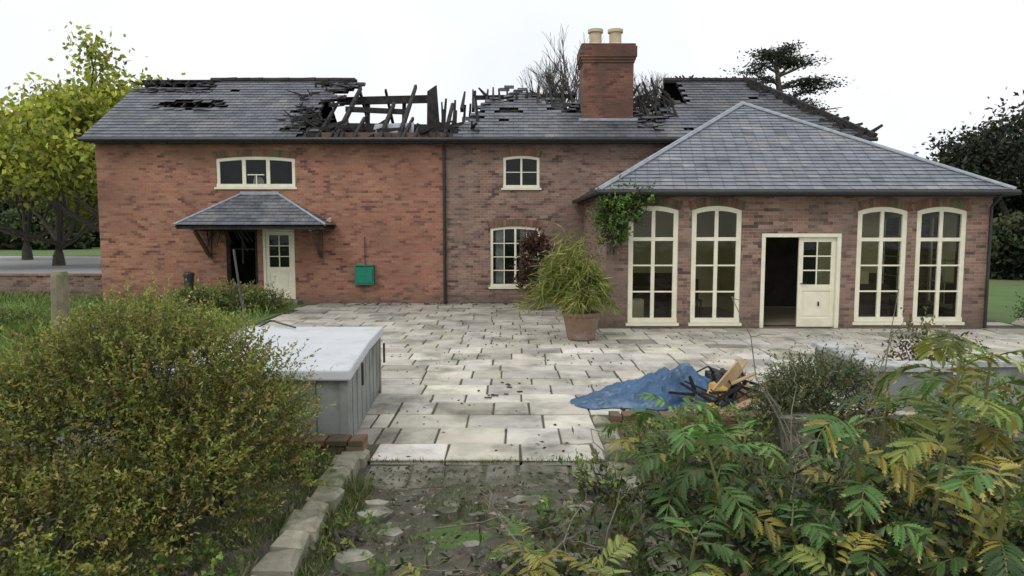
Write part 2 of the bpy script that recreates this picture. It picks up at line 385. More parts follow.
r.poly([(2.44,16.2,3.0),(10.56,16.2,3.0),(10.56,21.15,3.0),(2.44,21.15,3.0)],0)
r.poly([(2.44,20.0,0),(10.56,20.0,0),(10.56,20.0,3),(2.44,20.0,3)],0)
r.poly([(2.44,16.2,0),(2.44,21.15,0),(2.44,21.15,3),(2.44,16.2,3)],0)
r.box(5.9,6.05,18.4,19.98,.03,2.98,0)
r.poly([(6.3,19.99,.03),(8.7,19.99,.03),(8.7,19.99,2.35),(6.3,19.99,2.35)],2)  # flat dark sheet: painted gloom of the interior behind the open door
r.box(6.2,6.28,19.93,19.985,.03,2.43,4); r.box(8.72,8.80,19.93,19.985,.03,2.43,4); r.box(6.28,8.72,19.93,19.985,2.36,2.43,4)
r.box(2.46,5.0,19.95,19.985,.03,1.0,3); r.box(9.3,10.5,19.95,19.985,.03,1.0,3)
r.box(3.0,4.3,18.2,18.9,.70,.76,3)
for x in(3.05,4.2):
    for y in(18.25,18.8): r.box(x,x+.05,y,y+.05,.03,.7,3)
r.box(4.3,4.7,17.2,17.6,.45,.5,3); r.box(4.3,4.7,17.58,17.62,.45,1.0,3)
for x in(4.32,4.65):
    for y in(17.22,17.55): r.box(x,x+.04,y,y+.04,.03,.45,3)
r.box(8.9,9.9,18.3,18.9,.03,.80,3); r.box(9.1,9.4,18.4,18.6,.81,1.15,0); r.box(9.4,9.9,17.0,17.3,.03,.5,2); r.box(2.8,3.2,16.9,17.2,.03,.55,0)
for x in(2.50,5.3,7.62,10.38): r.box(x,x+.16,16.25,16.29,.3,2.75,4)
r.obj('orangery_interior',['plaster','floor','dark','brownwood','cream'],house,cols=False)
r=MB()
for z in(.02,2.6,4.85): r.poly([(-12.1,21.52,z),(10,21.52,z),(10,27.4,z),(-12.1,27.4,z)])
r.poly([(-12.1,23.6,0),(10,23.6,0),(10,23.6,4.84),(-12.1,23.6,4.84)])
r.obj('burnt_interior',['dark'],house,cols=False)
b=MB(); b.poly([(-.5,21.45,.6),(-.22,21.42,.6),(-.26,21.42,2.25),(-.5,21.45,2.25)]); b.poly([(.2,21.45,.6),(.62,21.42,.6),(.7,21.42,2.25),(.25,21.45,2.25)]); b.poly([(-7.85,21.4,3.6),(-7.5,21.4,3.6),(-7.55,21.4,3.8),(-7.8,21.4,3.84)]); b.obj('curtains',['render'],house,cols=False)
# --- slates
def slates(mb,org,ud,vd,vlen,bounds,keep=None,sw=.30,sh=.21,tone=1.0,jit=.13,under=False):
    org=Vector(org);ud=Vector(ud).normalized();vd=Vector(vd).normalized();n=ud.cross(vd).normalized()
    if n.z<0:n=-n
    rows=int(math.ceil(vlen/sh))
    for i in range(rows):
        v0=i*sh; v1=min((i+1)*sh+.03,vlen)
        if v0>=vlen-.02: break
        a0,b0=bounds(v0); a1,b1=bounds(v1)
        s=min(a0,a1)-(.5 if i%2 else 0)*sw; e=max(b0,b1); k=0
        rowk=random.uniform(.94,1.06)
        while s+k*sw<e:
            u0=s+k*sw+.004; u1=u0+sw-.008; k+=1
            q=[max(u0,a0),min(u1,b0),min(u1,b1),max(u0,a1)]
            if q[1]-q[0]<.005 and q[2]-q[3]<.005: continue
            if q[1]<q[0]: q[0]=q[1]=(q[0]+q[1])/2
            if q[2]<q[3]: q[2]=q[3]=(q[2]+q[3])/2
            sk=1
            if keep:
                sk=keep((u0+u1)/2,(v0+v1)/2)
                if not sk: continue
            if under:
                g_=lambda uu,vv: org+ud*uu+vd*vv-n*.045
                mb.poly([g_(q[0]-.02,v0-.02),g_(q[1]+.02,v0-.02),g_(q[2]+.02,v1+.05),g_(q[3]-.02,v1+.05)],0,(.10,.09,.08))
                if sk<0: continue
            sk=abs(sk)
            j=random.uniform(0,.006); dv=random.uniform(-.006,.006) if i else 0
            A=org+ud*q[0]+vd*(v0+dv)+n*(.022+j); B=org+ud*q[1]+vd*(v0+dv)+n*(.022+random.uniform(0,.006))
            C=org+ud*q[2]+vd*v1+n*.004; D=org+ud*q[3]+vd*v1+n*.004
            if sk<.6:
                sft=vd*random.uniform(-.10,.02)+ud*random.uniform(-.04,.04); A+=sft+n*random.uniform(0,.07);B+=sft+n*random.uniform(0,.07);C+=sft;D+=sft
            c=random.gauss(1,jit)*rowk*tone*sk; c=max(.12,c); col=(c*random.uniform(.97,1.03),c,c*random.uniform(.98,1.05))
            mb.poly([A,B,C,D],0,col); mb.poly([A-n*.02,B-n*.02,B,A],0,(.35*c,.35*c,.35*c))
sl=MB(); E=(20.85,4.93); R=(24.5,7.30)
sv=Vector((0,R[0]-E[0],R[1]-E[1])); sL=sv.length; svn=sv.normalized()
nz=lambda a,b,s:mnoise.noise(Vector((a*s,b*s,3.1)))
def edge_keep(d,x,v):
    d+=nz(x,v,2.2)*.45+nz(x,v,6)*.18
    if d<0: return 0
    if d<.35: return random.choice([.3,.45,.55]) if random.random()>.3 else random.choice([0,-1])
    if d<1.0: return .6+.35*(d-.35)/.65 if random.random()>.05 else -1
    return 1
def keepL(u,v):
    x=-12.65+u
    e=-6.35+.12*v if v<2.4 else -6.1+.45*(v-2.4)
    k=edge_keep(e-x+.25,x,v)
    if k==0: return 0
    q=((x+10.35)/.95)**2+((v-2.35)/.34)**2+nz(x,v,2.5)*.8
    if q<1: return 0
    if x<-10.7 and v>3.8+nz(x,v,2)*.35: return 0
    if q<1.6 or (x<-10 and v>3.4): k*=.55
    return -1 if random.random()<.004 else k
slates(sl,(-12.65,E[0],E[1]),(1,0,0),svn,sL,lambda v:(0,9.0),keepL,tone=.86,under=True)
svr=Vector((0,-(R[0]-E[0]),R[1]-E[1])).normalized()
slates(sl,(-12.65,28.15,E[1]),(1,0,0),svr,sL,lambda v:(0,6.2),None,.3,.42,under=True)
def keepM(u,v):
    x=-1.75+u
    if x<5.6:
        lim=3.0+.35*math.sin(x*1.7+1)+nz(x,0,1.3)*.6
        lim=min(lim,.55+(x+1.75)*2.3)
        if x>3.3: lim=min(lim,1.25+abs(x-4.35)*.9+ (0 if x<4.4 else (x-4.4)*1.0))
        k=edge_keep((lim-v)*.9,x,v)
        if 1.5<x<4.6: k*=.75
    else: k=edge_keep(9,x,v)*.72
    if ((x+.1)/.35)**2+((v-1.9)/.25)**2<1+nz(x,v,3): return -1
    if ((x-1.4)/.25)**2+((v-2.2)/.3)**2<1+nz(x,v,3): return -1
    return -1 if random.random()<.008 else k
hipx=lambda v:12.35-2.6*v/sL
slates(sl,(-1.75,E[0],E[1]),(1,0,0),svn,sL,lambda v:(0,hipx(v)),keepM,tone=.92,under=True)
slates(sl,(-1.75,28.15,E[1]),(1,0,0),svr,sL,lambda v:(7.0,hipx(v)),None,.3,.42,under=True)
hd_=Vector((-2.6,0,R[1]-E[1])); 
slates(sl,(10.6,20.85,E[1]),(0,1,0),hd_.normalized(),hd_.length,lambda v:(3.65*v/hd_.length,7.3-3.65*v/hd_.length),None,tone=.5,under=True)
sl.obj('main_roof_slates',['slate'],house)
wl=MB(); ez=3.115; ax=(6.5,20.15,5.77); run=4.6; rise=ax[2]-ez; wL=math.hypot(run,rise)
slates(wl,(1.9,15.55,ez),(1,0,0),(0,run,rise),wL,lambda v:(run*v/wL,9.2-run*v/wL),None,.28,.19,tone=1.4,jit=.10,under=True)
def lb(v):
    z=ez+rise*v/wL; ye=21.2 if z<4.93 else 20.85+(z-4.93)/.649+.05
    return (run*v/wL, ye-15.55)
slates(wl,(1.9,15.55,ez),(0,1,0),(run,0,rise),wL,lb,None,.28,.19,tone=1.3,under=True)
slates(wl,(11.1,15.55,ez),(0,1,0),(-run,0,rise),wL,lb,None,.28,.19,tone=1.3,under=True)
wl.obj('orangery_roof_slates',['slate'],house)
ld=MB()
for a,b in(((1.9,15.55,ez),ax),((11.1,15.55,ez),ax),(ax,(6.5,22.2,5.77))):
    ld.tube([Vector(a)+Vector((0,0,.02)),Vector(b)+Vector((0,0,.03))],[.045,.045],8)
    ld.beam(Vector(a)+Vector((0,0,.012)),Vector(b)+Vector((0,0,.012)),.20,.03)
ld.obj('lead_hips',['lead'],house)
rt=MB(); x=-10.3
while x<-5.5:
    rt.tube([(x,R[0],R[1]+.0),(x+.43,R[0],R[1]+random.uniform(-.01,.02))],[.11,.11],8); x+=.45
x=5.2
while x<8.0: rt.tube([(x,R[0],R[1]),(x+.43,R[0],R[1])],[.11,.11],8); x+=.45
rt.obj('ridge_tiles',['dark'],house)
g=MB()
def gutter(a,b): g.tube([a,b],[.06,.06],8)
g.box(-12.6,10.55,20.86,20.9,4.78,4.90); gutter((-12.7,20.80,4.87),(1.9,20.80,4.87)); gutter((1.9,20.80,4.87),(10.7,20.8,4.87))
g.box(-12.4,10.3,20.9,21.195,4.775,4.79)
g.box(1.98,11.02,15.58,15.62,2.98,3.10); gutter((1.85,15.5,3.06),(11.15,15.5,3.06)); gutter((1.85,15.5,3.06),(1.85,21.1,3.06)); gutter((11.15,15.5,3.06),(11.15,21.1,3.06))
g.box(1.96,2.0,15.6,21.1,2.98,3.10); g.box(2.0,11.0,15.62,15.895,2.985,3.0)
g.tube([(-2.03,20.8,4.85),(-2.03,21.13,4.6),(-2.03,21.13,0)],[.045]*3,8)
for z in(.6,2.2,3.8): g.tube([(-2.03,21.13,z),(-2.03,21.13,z+.06)],[.06,.06],8)
g.tube([(10.75,15.5,3.0),(10.78,15.83,2.75),(10.78,15.83,0)],[.035]*3,8)
g.obj('gutters_and_downpipes',['black'],house)
# charred roof timbers
ch=MB()
rp=lambda x,t,off=-.1:(x,E[0]+sv.y*t,E[1]+sv.z*t+off)
rng=random.Random(8)
x=-7.2
while x<-1.0:
    t1=rng.choice([.10,.2,.28,.36,.3,.15,.42]) if x>-5.6 else rng.uniform(.7,1.0)
    j=rng.uniform(-.2,.2)
    ch.beam(rp(x,0),rp(x+j,t1),.10,.15,taper=rng.uniform(.35,.9)); x+=.36
for x,t in((-5.2,.92),(-3.9,.62),(-3.35,.95),(-2.0,.6)):
    ch.beam(rp(x,0),rp(x+.08,t),.11,.17,taper=.75)
for x,t0,t1 in((-5.3,.1,.95),(-4.4,.15,.9),(-2.9,.1,.8)):
    ch.beam((x,28.15-sv.y*t0,E[1]+sv.z*t0),(x,28.15-sv.y*t1,E[1]+sv.z*t1),.10,.16,taper=.7)
x=-1.6
while x<4.0:
    t=rng.uniform(.72,.93); a=rp(x,.5); ch.beam(a,rp(x+rng.uniform(-.12,.12),t,rng.uniform(-.05,.10)),.10,.15,taper=.5)
    if rng.random()<.6: q=rp(x,t-.12,0); ch.beam(q,(q[0]+rng.uniform(-.25,.3),q[1]+.1,q[2]+rng.uniform(.15,.5)),.08,.10,taper=.5)
    x+=rng.uniform(.20,.40)
ch.beam(rp(-1.2,.74,-.12),rp(2.1,.76,-.10),.09,.14); 
ch.beam((-5.9,24.4,6.60),(-2.6,24.3,6.66),.10,.26); ch.beam((-5.3,22.7,6.05),(-3.4,22.8,5.98),.12,.16)
ch.beam((-6.3,21.9,5.40),(-1.2,21.9,5.32),.14,.22); ch.beam((-6.0,23.2,5.5),(-1.5,23.4,5.35),.14,.26)
ch.beam((-5.0,24.5,5),(-4.95,24.5,6.7),.14,.14); ch.beam((-3.75,24.5,5),(-3.7,24.5,6.6),.12,.12)
ch.hexa([(-2.75,22.9,5.1),(-2.3,22.9,5.1),(-2.75,23,5.1),(-2.3,23,5.1),(-2.72,22.9,6.65),(-2.42,22.9,6.85),(-2.72,23,6.65),(-2.42,23,6.85)])
for k in range(150):
    x=rng.uniform(-6.3,-1.1); y=rng.uniform(21,23.6)
    a=rng.uniform(0,6.3); l=rng.uniform(.25,1.0); dz=rng.uniform(-.05,.5)*l; zz=5.0+rng.uniform(0,.3)
    ch.beam((x,y,zz),(x+math.cos(a)*l,y+math.sin(a)*l*.5,zz+dz),rng.uniform(.05,.13),rng.uniform(.05,.16),taper=.5)
for k in range(13):
    x=rng.uniform(-2.2,-1.0); h=rng.uniform(.4,1.3); y=rng.uniform(21.6,23.5); ch.beam((x,y,5.0),(x+rng.uniform(-.15,.15),y,5.2+h),.10,.13,taper=.45)
for k in range(46):
    x=rng.uniform(3.7,5.3); t=rng.uniform(.3,.8); l=rng.uniform(.3,1.0); a=rng.uniform(.1,3.0); q=rp(x,t,-.1)
    ch.beam(q,(q[0]+math.cos(a)*l*.8,q[1]+.2,q[2]+math.sin(a)*l*.6),.08,.11,taper=.4)
for x in(3.9,4.25,4.6,4.95,5.3): ch.beam(rp(x,.1),rp(x+rng.uniform(-.1,.1),rng.uniform(.6,1.0)),.08,.14,taper=.6)
for k in range(60):
    t=rng.random(); x=10.6-2.6*t+rng.uniform(-.5,.15); y=E[0]+sv.y*t; z=E[1]+sv.z*t
    ch.beam((x,y,z-.05),(x+rng.uniform(-.3,.45),y,z+rng.uniform(.02,.24)),.10,.12,taper=.6)
ch.beam((10.65,20.85,E[1]+.05),(8.0,24.5,7.36),.26,.14)
for k in range(20):
    x=rng.uniform(5.4,8.2); ch.beam((x,24.45,7.28),(x+rng.uniform(-.3,.3),24.5,7.30+rng.uniform(.05,.2)),.08,.08,taper=.5)
for t in(.35,.42,.62,.7,.52,.3):
    ch.beam((-11.6,rp(0,t)[1],rp(0,t,-.06)[2]),(-9.3,rp(0,t)[1],rp(0,t,-.06)[2]),.04,.03)
for x in np.arange(-12.4,-6.9,.45): ch.beam(rp(x,0,-.14),rp(x,1,-.14),.05,.1)
for k in range(16):
    x=rng.uniform(-12.6,-10.6); ch.beam(rp(x,.9,.03),rp(x+rng.uniform(-.5,.5),rng.uniform(.93,1.01),.06),.05,.05)
ch.beam((-12.65,24.5,7.26),(-5.3,24.5,7.28),.06,.14)
for k in range(60):
    v=rng.uniform(.1,1); x=-6.3+rng.uniform(-.7,.6)+(.7*max(0,v-.55)); l=rng.uniform(.2,.7); a=rng.uniform(-.8,3.5)
    ch.beam(rp(x,v,.03),(x+math.cos(a)*l,rp(x,v)[1],rp(x,v,.05)[2]+abs(math.sin(a))*l*.35),.07,.06,taper=.4)
ch.obj('charred_roof_timbers',['char'],house,cols=False)
pn=MB(); pn.poly([(-4.3,21.6,5.0),(-3.0,21.6,5.0),(-3.0,21.8,5.50),(-4.2,21.8,5.45)]); pn.poly([(-5.6,21.5,5.0),(-5.1,21.5,5.0),(-5.15,21.8,5.3),(-5.5,21.8,5.35)]); pn.obj('ash_covered_panel',['lead'],house,cols=False)
c=MB(); c.box(2.17,3.72,21.9,22.95,4.9,7.32); c.box(2.13,3.76,21.86,22.99,5.4,5.5)
for i,(z0,z1) in enumerate(((7.32,7.40),(7.40,7.48),(7.48,7.80),(7.80,7.88))):
    e=(.03,.06,.09,.05)[i]; c.box(2.17-e,3.72+e,21.9-e,22.95+e,z0+.001,z1)
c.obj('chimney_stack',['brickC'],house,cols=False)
c=MB()
for px in(2.60,3.22): lathe(c,px,22.4,[(.24,7.86),(.25,7.95),(.19,8.0),(.19,8.3),(.24,8.33),(.24,8.42),(.17,8.42),(.16,8.0)],20)
c.obj('chimney_pots',['potc'],house,smooth=False)
c=MB(); c.beam((2.05,21.80,5.5),(3.85,21.80,5.5),.05,.25); c.obj('chimney_flashing',['lead'],house)
cn=MB(); yb,yf=21.19,19.95; zt,ze=3.30,2.36
fl=math.hypot(yb-yf,zt-ze)
slates(cn,(-9.6,yf,ze),(1,0,0),(0,yb-yf,zt-ze),fl,lambda v:(1.5*v/fl,4.3-1.75*v/fl),None,.22,.16,under=True)
ll=math.hypot(1.5,zt-ze); slates(cn,(-9.6,yf,ze),(0,1,0),(1.5,0,zt-ze),ll,lambda v:((yb-yf)*v/ll,yb-yf),None,.22,.16,under=True)
ll2=math.hypot(1.75,zt-ze); slates(cn,(-5.3,yf,ze),(0,1,0),(-1.75,0,zt-ze),ll2,lambda v:((yb-yf)*v/ll2,yb-yf),None,.22,.16,under=True)
cn.obj('canopy_slates',['slate'],house)
cn=MB(); cn.box(-9.55,-5.35,yf+.03,yf+.08,ze-.12,ze-.03); cn.box(-9.55,-9.5,yf+.08,yb,ze-.12,ze-.03); cn.box(-5.4,-5.35,yf+.08,yb,ze-.12,ze-.03)
cn.poly([(-9.5,yf+.08,ze-.06),(-5.4,yf+.08,ze-.06),(-5.4,yb,ze-.06),(-9.5,yb,ze-.06)])
for k in range(16):
    x=rng.uniform(-9.0,-7.8); cn.beam((x,20.6,2.3),(x+rng.uniform(-.3,.3),20.7,rng.uniform(1.5,2.1)),.03,.04,taper=.4)
cn.obj('canopy_frame',['char'],house,cols=False)
cn=MB()
for x in(-9.1,-5.75):
    cn.beam((x,21.12,1.35),(x,21.12,2.22),.09,.09); cn.beam((x,21.08,1.45),(x,20.15,2.2),.08,.1); cn.beam((x,21.1,2.24),(x,20.0,2.24),.09,.09)
cn.obj('canopy_brackets',['brownwood'],house,cols=False)
cn=MB(); cn.tube([(-9.6,yf,ze+.02),(-8.1,yb,zt+.02)],[.04,.04],6);cn.tube([(-5.3,yf,ze+.02),(-7.05,yb,zt+.02)],[.04,.04],6); cn.beam((-8.15,21.17,zt+.02),(-7.0,21.17,zt+.02),.04,.1)
cn.obj('canopy_lead',['lead'],house)
c=MB(); c.beam((-9.75,21.1,2.52),(-9.6,21.0,2.52),.1,.14); c.tube([(-5.45,21.1,2.55),(-5.45,20.9,2.5)],[.05,.07],10); c.obj('wall_lamps',['potc'],house)

gb=empty('green_wall_box'); c=MB(); c.bbox(-4.72,-4.16,20.98,21.19,.58,1.14,.03); c.box(-4.68,-4.2,20.955,20.978,.64,1.08); c.box(-4.5,-4.38,20.94,20.953,.84,.9); c.box(-4.70,-4.18,20.97,21.19,1.142,1.17)
c.obj('box_body',['green'],gb,cols=False)
c=MB(); c.tube([(-4.44,21.15,1.15),(-4.44,21.15,2.0)],[.012,.012],6); c.obj('cable',['black'],gb)

# ---------------------------------------------------------------- ground
def sheet(name,pts,z,mat):
    return mkmesh(name,[(p[0],p[1],z) for p in pts],[tuple(range(len(pts)))],[M[mat]])
sheet('ground',[(-400,-60),(400,-60),(400,700),(-400,700)],-.08,'grassg')
sheet('driveway',[(-120,26),(-13,26),(-13,56),(-120,66)],-.07,'asphalt')
def gridmesh(name,x0,x1,y0,y1,nx,ny,zf,mat,smooth=True):
    v=[];f=[]
    for j in range(ny+1):
        for i in range(nx+1):
            x=x0+(x1-x0)*i/nx;y=y0+(y1-y0)*j/ny; v.append((x,y,zf(x,y)))
    for j in range(ny):
        for i in range(nx):
            a=j*(nx+1)+i; f.append((a,a+1,a+nx+2,a+nx+1))
    return mkmesh(name,v,f,[M[mat]],smooth=smooth)
fb=lambda x,y:-.055+.05*mnoise.noise(Vector((x*.9,y*.9,0)))+.03*mnoise.noise(Vector((x*3,y*3,4)))+.02*mnoise.noise(Vector((x*9,y*9,4)))+(.10 if x<-1.7 else 0)
gridmesh('garden_soil',-9,9,-1,8.22,160,90,lambda x,y:fb(x,y) if y<6.2 or x<-3.7 or x>1.2 else min(fb(x,y),-.05),'soil')
gridmesh('lawn_bed',-24,-6.15,8.4,23,80,60,lambda x,y:-.0+.05*mnoise.noise(Vector((x*.5,y*.5,0))),'grassg')
pt=empty('paved_patio'); p=MB(); rr=random.Random(3)
y=6.74
def inpatio(x0,x1,y):
    if y<7.0: return x0>-1.45 and x1<.98
    if y<8.25: return x0>-3.8 and x1<1.0
    if y<11: return x0>-3.8 and x1<8.0
    if y<15.5: return x0>-6.2 and x1<12.5
    return x0>-6.2 and x1<12.0
while y<21.15:
    d=rr.choice([.44,.52,.58,.60]) if y<20.5 else 21.19-y
    x=-6.2+rr.uniform(0,.4)
    while x<12.5:
        wd=rr.choice([.45,.6,.6,.75,.75,.9])
        if y<8.3:
            if x<-1.45<x+wd: wd=max(.2,-1.44-x)
            if x<.97<x+wd and x>.4: wd=.97-x
        if inpatio(x,x+wd,y) and not(x+wd>2.1 and x<10.9 and y+d>15.88) and wd>.12:
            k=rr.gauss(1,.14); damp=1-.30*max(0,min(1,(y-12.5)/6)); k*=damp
            if rr.random()<.06: k*=.7
            col=(k,k*rr.uniform(.95,1.0),k*rr.uniform(.90,1.0))
            g_=.010+.006*rr.random(); yy1=y+d
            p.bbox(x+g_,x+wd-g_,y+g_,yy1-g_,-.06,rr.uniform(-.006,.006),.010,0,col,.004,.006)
        x+=wd
    y+=d
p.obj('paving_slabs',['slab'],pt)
j=MB()
for a in((-1.45,.98,6.74,8.25),(-3.8,-1.45,7,8.25),(-3.8,8,8.25,11),(-6.2,12.5,11,15.9),(-6.2,2.15,15.9,21.2),(10.85,12,15.9,21.2)):
    z=-.014; j.poly([(a[0],a[2],z),(a[1],a[2],z),(a[1],a[3],z),(a[0],a[3],z)])
j.obj('paving_joints',['joint'],pt,cols=False)
s=MB(); x=-1.4
while x<.9:
    wd=rr.uniform(.32,.55); k=rr.uniform(.5,.8)
    s.bbox(x+.01,min(x+wd,.95)-.01,6.12+rr.uniform(-.05,.04),6.71,-.15,-.035,.02,0,(k,k,k*.95),.015,.02); x+=wd
s.obj('garden_step',['stone'])
s=MB()
for k in range(60):
    x=rr.uniform(-1.2,.75); y=rr.uniform(3.2,5.95); q=rr.choice([rr.uniform(.03,.08),rr.uniform(.08,.2)]); kk=rr.uniform(.6,1.15); a0=rr.uniform(0,6)
    n_=rr.randint(5,7); ring=[(x+math.cos(a0+i*6.283/n_)*q*rr.uniform(.7,1.2),y+math.sin(a0+i*6.283/n_)*q*rr.uniform(.5,.9)) for i in range(n_)]
    zt_=-.03+rr.uniform(0,.035); s.poly([(a,b,zt_+rr.uniform(-.006,.006)) for a,b in[(x+(a-x)*.88,y+(b-y)*.88) for a,b in ring]],0,(kk,kk,kk))
    for i in range(n_):
        i2=(i+1)%n_; s.poly([(ring[i][0],ring[i][1],-.12),(ring[i2][0],ring[i2][1],-.12),(x+(ring[i2][0]-x)*.88,y+(ring[i2][1]-y)*.88,zt_),(x+(ring[i][0]-x)*.88,y+(ring[i][1]-y)*.88,zt_)],0,(kk*.8,)*3)
s.obj('path_stones',['stone'])
def edging(name,x,ya,yb,wid,zt,mat='stone',seed=1):
    s=MB(); r_=random.Random(seed); y=ya
    while y<yb:
        l=r_.uniform(.22,.42); k=r_.uniform(.8,1.3); j=.035
        s.bbox(x-wid/2+r_.uniform(-j,j),x+wid/2+r_.uniform(-j,j),y+.015,y+l-.015,-.2,zt+r_.uniform(-.03,.03),.035,0,(k,k,k*.94),.018,.02); y+=l
    return s.obj(name,[mat])
edging('stone_edging',-1.58,2.2,6.75,.23,.09,seed=2)
edging('stone_edging',1.05,2.2,8.1,.22,.02,seed=5)
def brickrow(mb,x0,x1,y0,y1,z0,z1,r_=random.Random(9)):
    z=z0
    while z<z1-.01:
        x=x0+r_.uniform(-.1,0)
        while x<x1:
            k=r_.uniform(.6,1.2); a=max(x,x0); b=min(x+.215,x1)
            if b-a>.04: mb.bbox(a,b-.01,y0+r_.uniform(-.01,.01),y1,z,min(z+.07,z1)+r_.uniform(-.006,.006),.008,0,(k,k*r_.uniform(.85,1),k*.9),.004,.004)
            x+=.225
        z+=.078
s=MB(); brickrow(s,-3.6,-1.46,6.76,6.98,-.1,.19); s.obj('brick_kerb',['brickA'])
s=MB(); brickrow(s,1.16,3.3,8.02,8.24,-.2,.10); brickrow(s,3.3,4.4,8.02,8.24,-.2,.10); s.obj('brick_kerb',['brickA'])
s=MB(); s.box(-30,-12.7,23.2,23.42,-.1,.70); s.box(-30,-12.7,23.15,23.47,.701,.77); s.obj('garden_brick_wall',['brickR'],cols=False)
sheet('gravel_path',[(11.6,8),(16,9),(22,15),(22,22),(15.5,20.5),(12.2,17)],-.05,'gravel')

# ---------------------------------------------------------------- hot tub
ht=empty('hot_tub'); c=MB()
FRx,RRx,FLx,RLx=-1.70,-1.85,-3.45,-3.62; yF,yR=7.02,9.55
c.hexa([(FLx,yF,0),(FRx,yF,0),(RLx,yR,0),(RRx,yR,0),(FLx,yF,.76),(FRx,yF,.76),(RLx,yR,.82),(RRx,yR,.82)])
for i in range(8):
    t0=i/8+.008;t1=(i+1)/8-.008; xa=FRx+(RRx-FRx)*t0;xb=FRx+(RRx-FRx)*t1; ya=yF+(yR-yF)*t0;yb_=yF+(yR-yF)*t1
    c.hexa([(xa,ya,.06),(xa+.02,ya,.06),(xb,yb_,.06),(xb+.02,yb_,.06),(xa,ya,.74),(xa+.02,ya,.74),(xb,yb_,.78),(xb+.02,yb_,.78)])
for i in range(6):
    x0=FLx+(FRx-FLx)*i/6+.01;x1=FLx+(FRx-FLx)*(i+1)/6-.01; c.box(x0,x1,yF-.02,yF-.002,.06,.74)
for (x,y) in((FRx,yF),(RRx,yR)): c.box(x-.05,x+.035,y-.035,y+.04,.0,.775)
c.obj('cabinet',['cabinet'],ht,cols=False)
c=MB()
def cov(ya,yb_,za,zb):
    t0=(ya-yF)/(yR-yF);t1=(yb_-yF)/(yR-yF); l0=FLx+(RLx-FLx)*t0-.07;r0=FRx+(RRx-FRx)*t0+.07;l1=FLx+(RLx-FLx)*t1-.07;r1=FRx+(RRx-FRx)*t1+.07
    c.hexa([(l0,ya,za-.12),(r0,ya,za-.12),(l1,yb_,zb-.12),(r1,yb_,zb-.12),(l0,ya,za),(r0,ya,za),(l1,yb_,zb),(r1,yb_,zb)])
cov(yF-.08,8.28,.86,.93); cov(8.29,yR+.07,.93,.92)
o=c.obj('cover',['cover'],ht,cols=False); b=o.modifiers.new('b','BEVEL'); b.width=.025; b.segments=3
c=MB(); c.tube([(-3.75,9.9,.8),(-4.05,10.4,1.25),(-4.25,10.7,1.95)],[.018]*3,8); c.tube([(-2.9,9.3,.95),(-3.4,9.8,.98),(-3.75,9.9,.8)],[.012]*3,6); c.obj('cover_lifter',['black'],ht)
c=MB()
for y in(7.6,8.9): c.box(-1.66,-1.64,y,y+.05,.55,.8)
c.obj('straps',['black'],ht)

# ---------------------------------------------------------------- blue tarpaulin heap
def tarp():
    nx,ny=120,90; v=[];f=[]
    rd=lambda q:1-abs(mnoise.noise(q))*2.6
    for j_ in range(ny+1):
        for i in range(nx+1):
            a=i/nx;b=j_/ny
            wx=.16*mnoise.noise(Vector((a*3,b*3,1)))+.05*mnoise.noise(Vector((a*9,b*9,1))); wy=.30*mnoise.noise(Vector((a*4,b*3,7)))+.06*mnoise.noise(Vector((a*11,b*9,3)))
            pin=1-.45*max(0,1-a/.45)
            x=.80+2.1*a+wx; y=8.5+.12*(1-a)+1.6*(.5+(b-.5)*pin)*(.55+.45*a)+wy
            edge=min(1,min(a,1-a,b,1-b)*6); edge=edge*edge*(3-2*edge)
            hgt=.035+.40*math.exp(-((a-.70)/.26)**2-((b-.52)/.36)**2)+.14*math.exp(-((a-.40)/.12)**2-((b-.4)/.3)**2)
            q=Vector((x*2.1,y*2.1,2.3)); z=.014+edge*hgt*(.62+.28*rd(q)+.16*rd(q*2.3+Vector((3,1,0))))+.022*edge*rd(q*3.7)+.008*edge*rd(q*9)
            v.append((x+.03*mnoise.noise(q*3),y,max(z,.010+.002*(i%2))))
    for j_ in range(ny):
        for i in range(nx):
            k=j_*(nx+1)+i; f.append((k,k+1,k+nx+2,k+nx+1))
    mkmesh('blue_tarpaulin',v,f,[M['tarp']])
tarp()
def lump(name,cx,cy,cz,rx,ry,rz,mat,seed,parent=None):
    v=[];f=[];nu,nv=24,14
    for j_ in range(nv+1):
        for i in range(nu):
            th=math.pi*j_/nv;ph=2*math.pi*i/nu; d=Vector((math.sin(th)*math.cos(ph),math.sin(th)*math.sin(ph),math.cos(th)))
            k=1+.45*mnoise.noise(d*1.8+Vector((seed,0,0)))+.3*mnoise.noise(d*5+Vector((seed,4,0))); v.append((cx+d.x*rx*k,cy+d.y*ry*k,max(.01,cz+d.z*rz*k)))
    for j_ in range(nv):
        for i in range(nu):
            i2=(i+1)%nu; f.append((j_*nu+i,j_*nu+i2,(j_+1)*nu+i2,(j_+1)*nu+i))
    return mkmesh(name,v,f,[M[mat]],parent)
db=empty('rubbish_pile')
lump('black_sack',2.85,9.35,.10,.30,.22,.26,'black_bag',2,db); lump('foam_lump',2.62,8.78,.18,.12,.1,.12,'foam',5,db); lump('foam_lump',2.45,8.5,.05,.10,.08,.07,'foam',8,db); lump('foam_lump',3.05,9.0,.1,.13,.1,.14,'card',11,db)
lump('white_lump',2.3,8.42,.03,.08,.06,.05,'render',4,db)
c=MB()
c.beam((2.55,8.7,.15),(2.95,8.95,.50),.03,.18); c.beam((2.75,8.55,.03),(3.1,8.65,.14),.16,.02); c.beam((2.3,8.40,.02),(2.7,8.45,.06),.12,.03); c.beam((2.9,9.3,.2),(3.15,9.4,.48),.16,.02); c.beam((2.8,8.8,.3),(3.1,8.75,.45),.1,.02)
c.obj('cardboard',['card'],db,cols=False)
c=MB(); rq=random.Random(3)
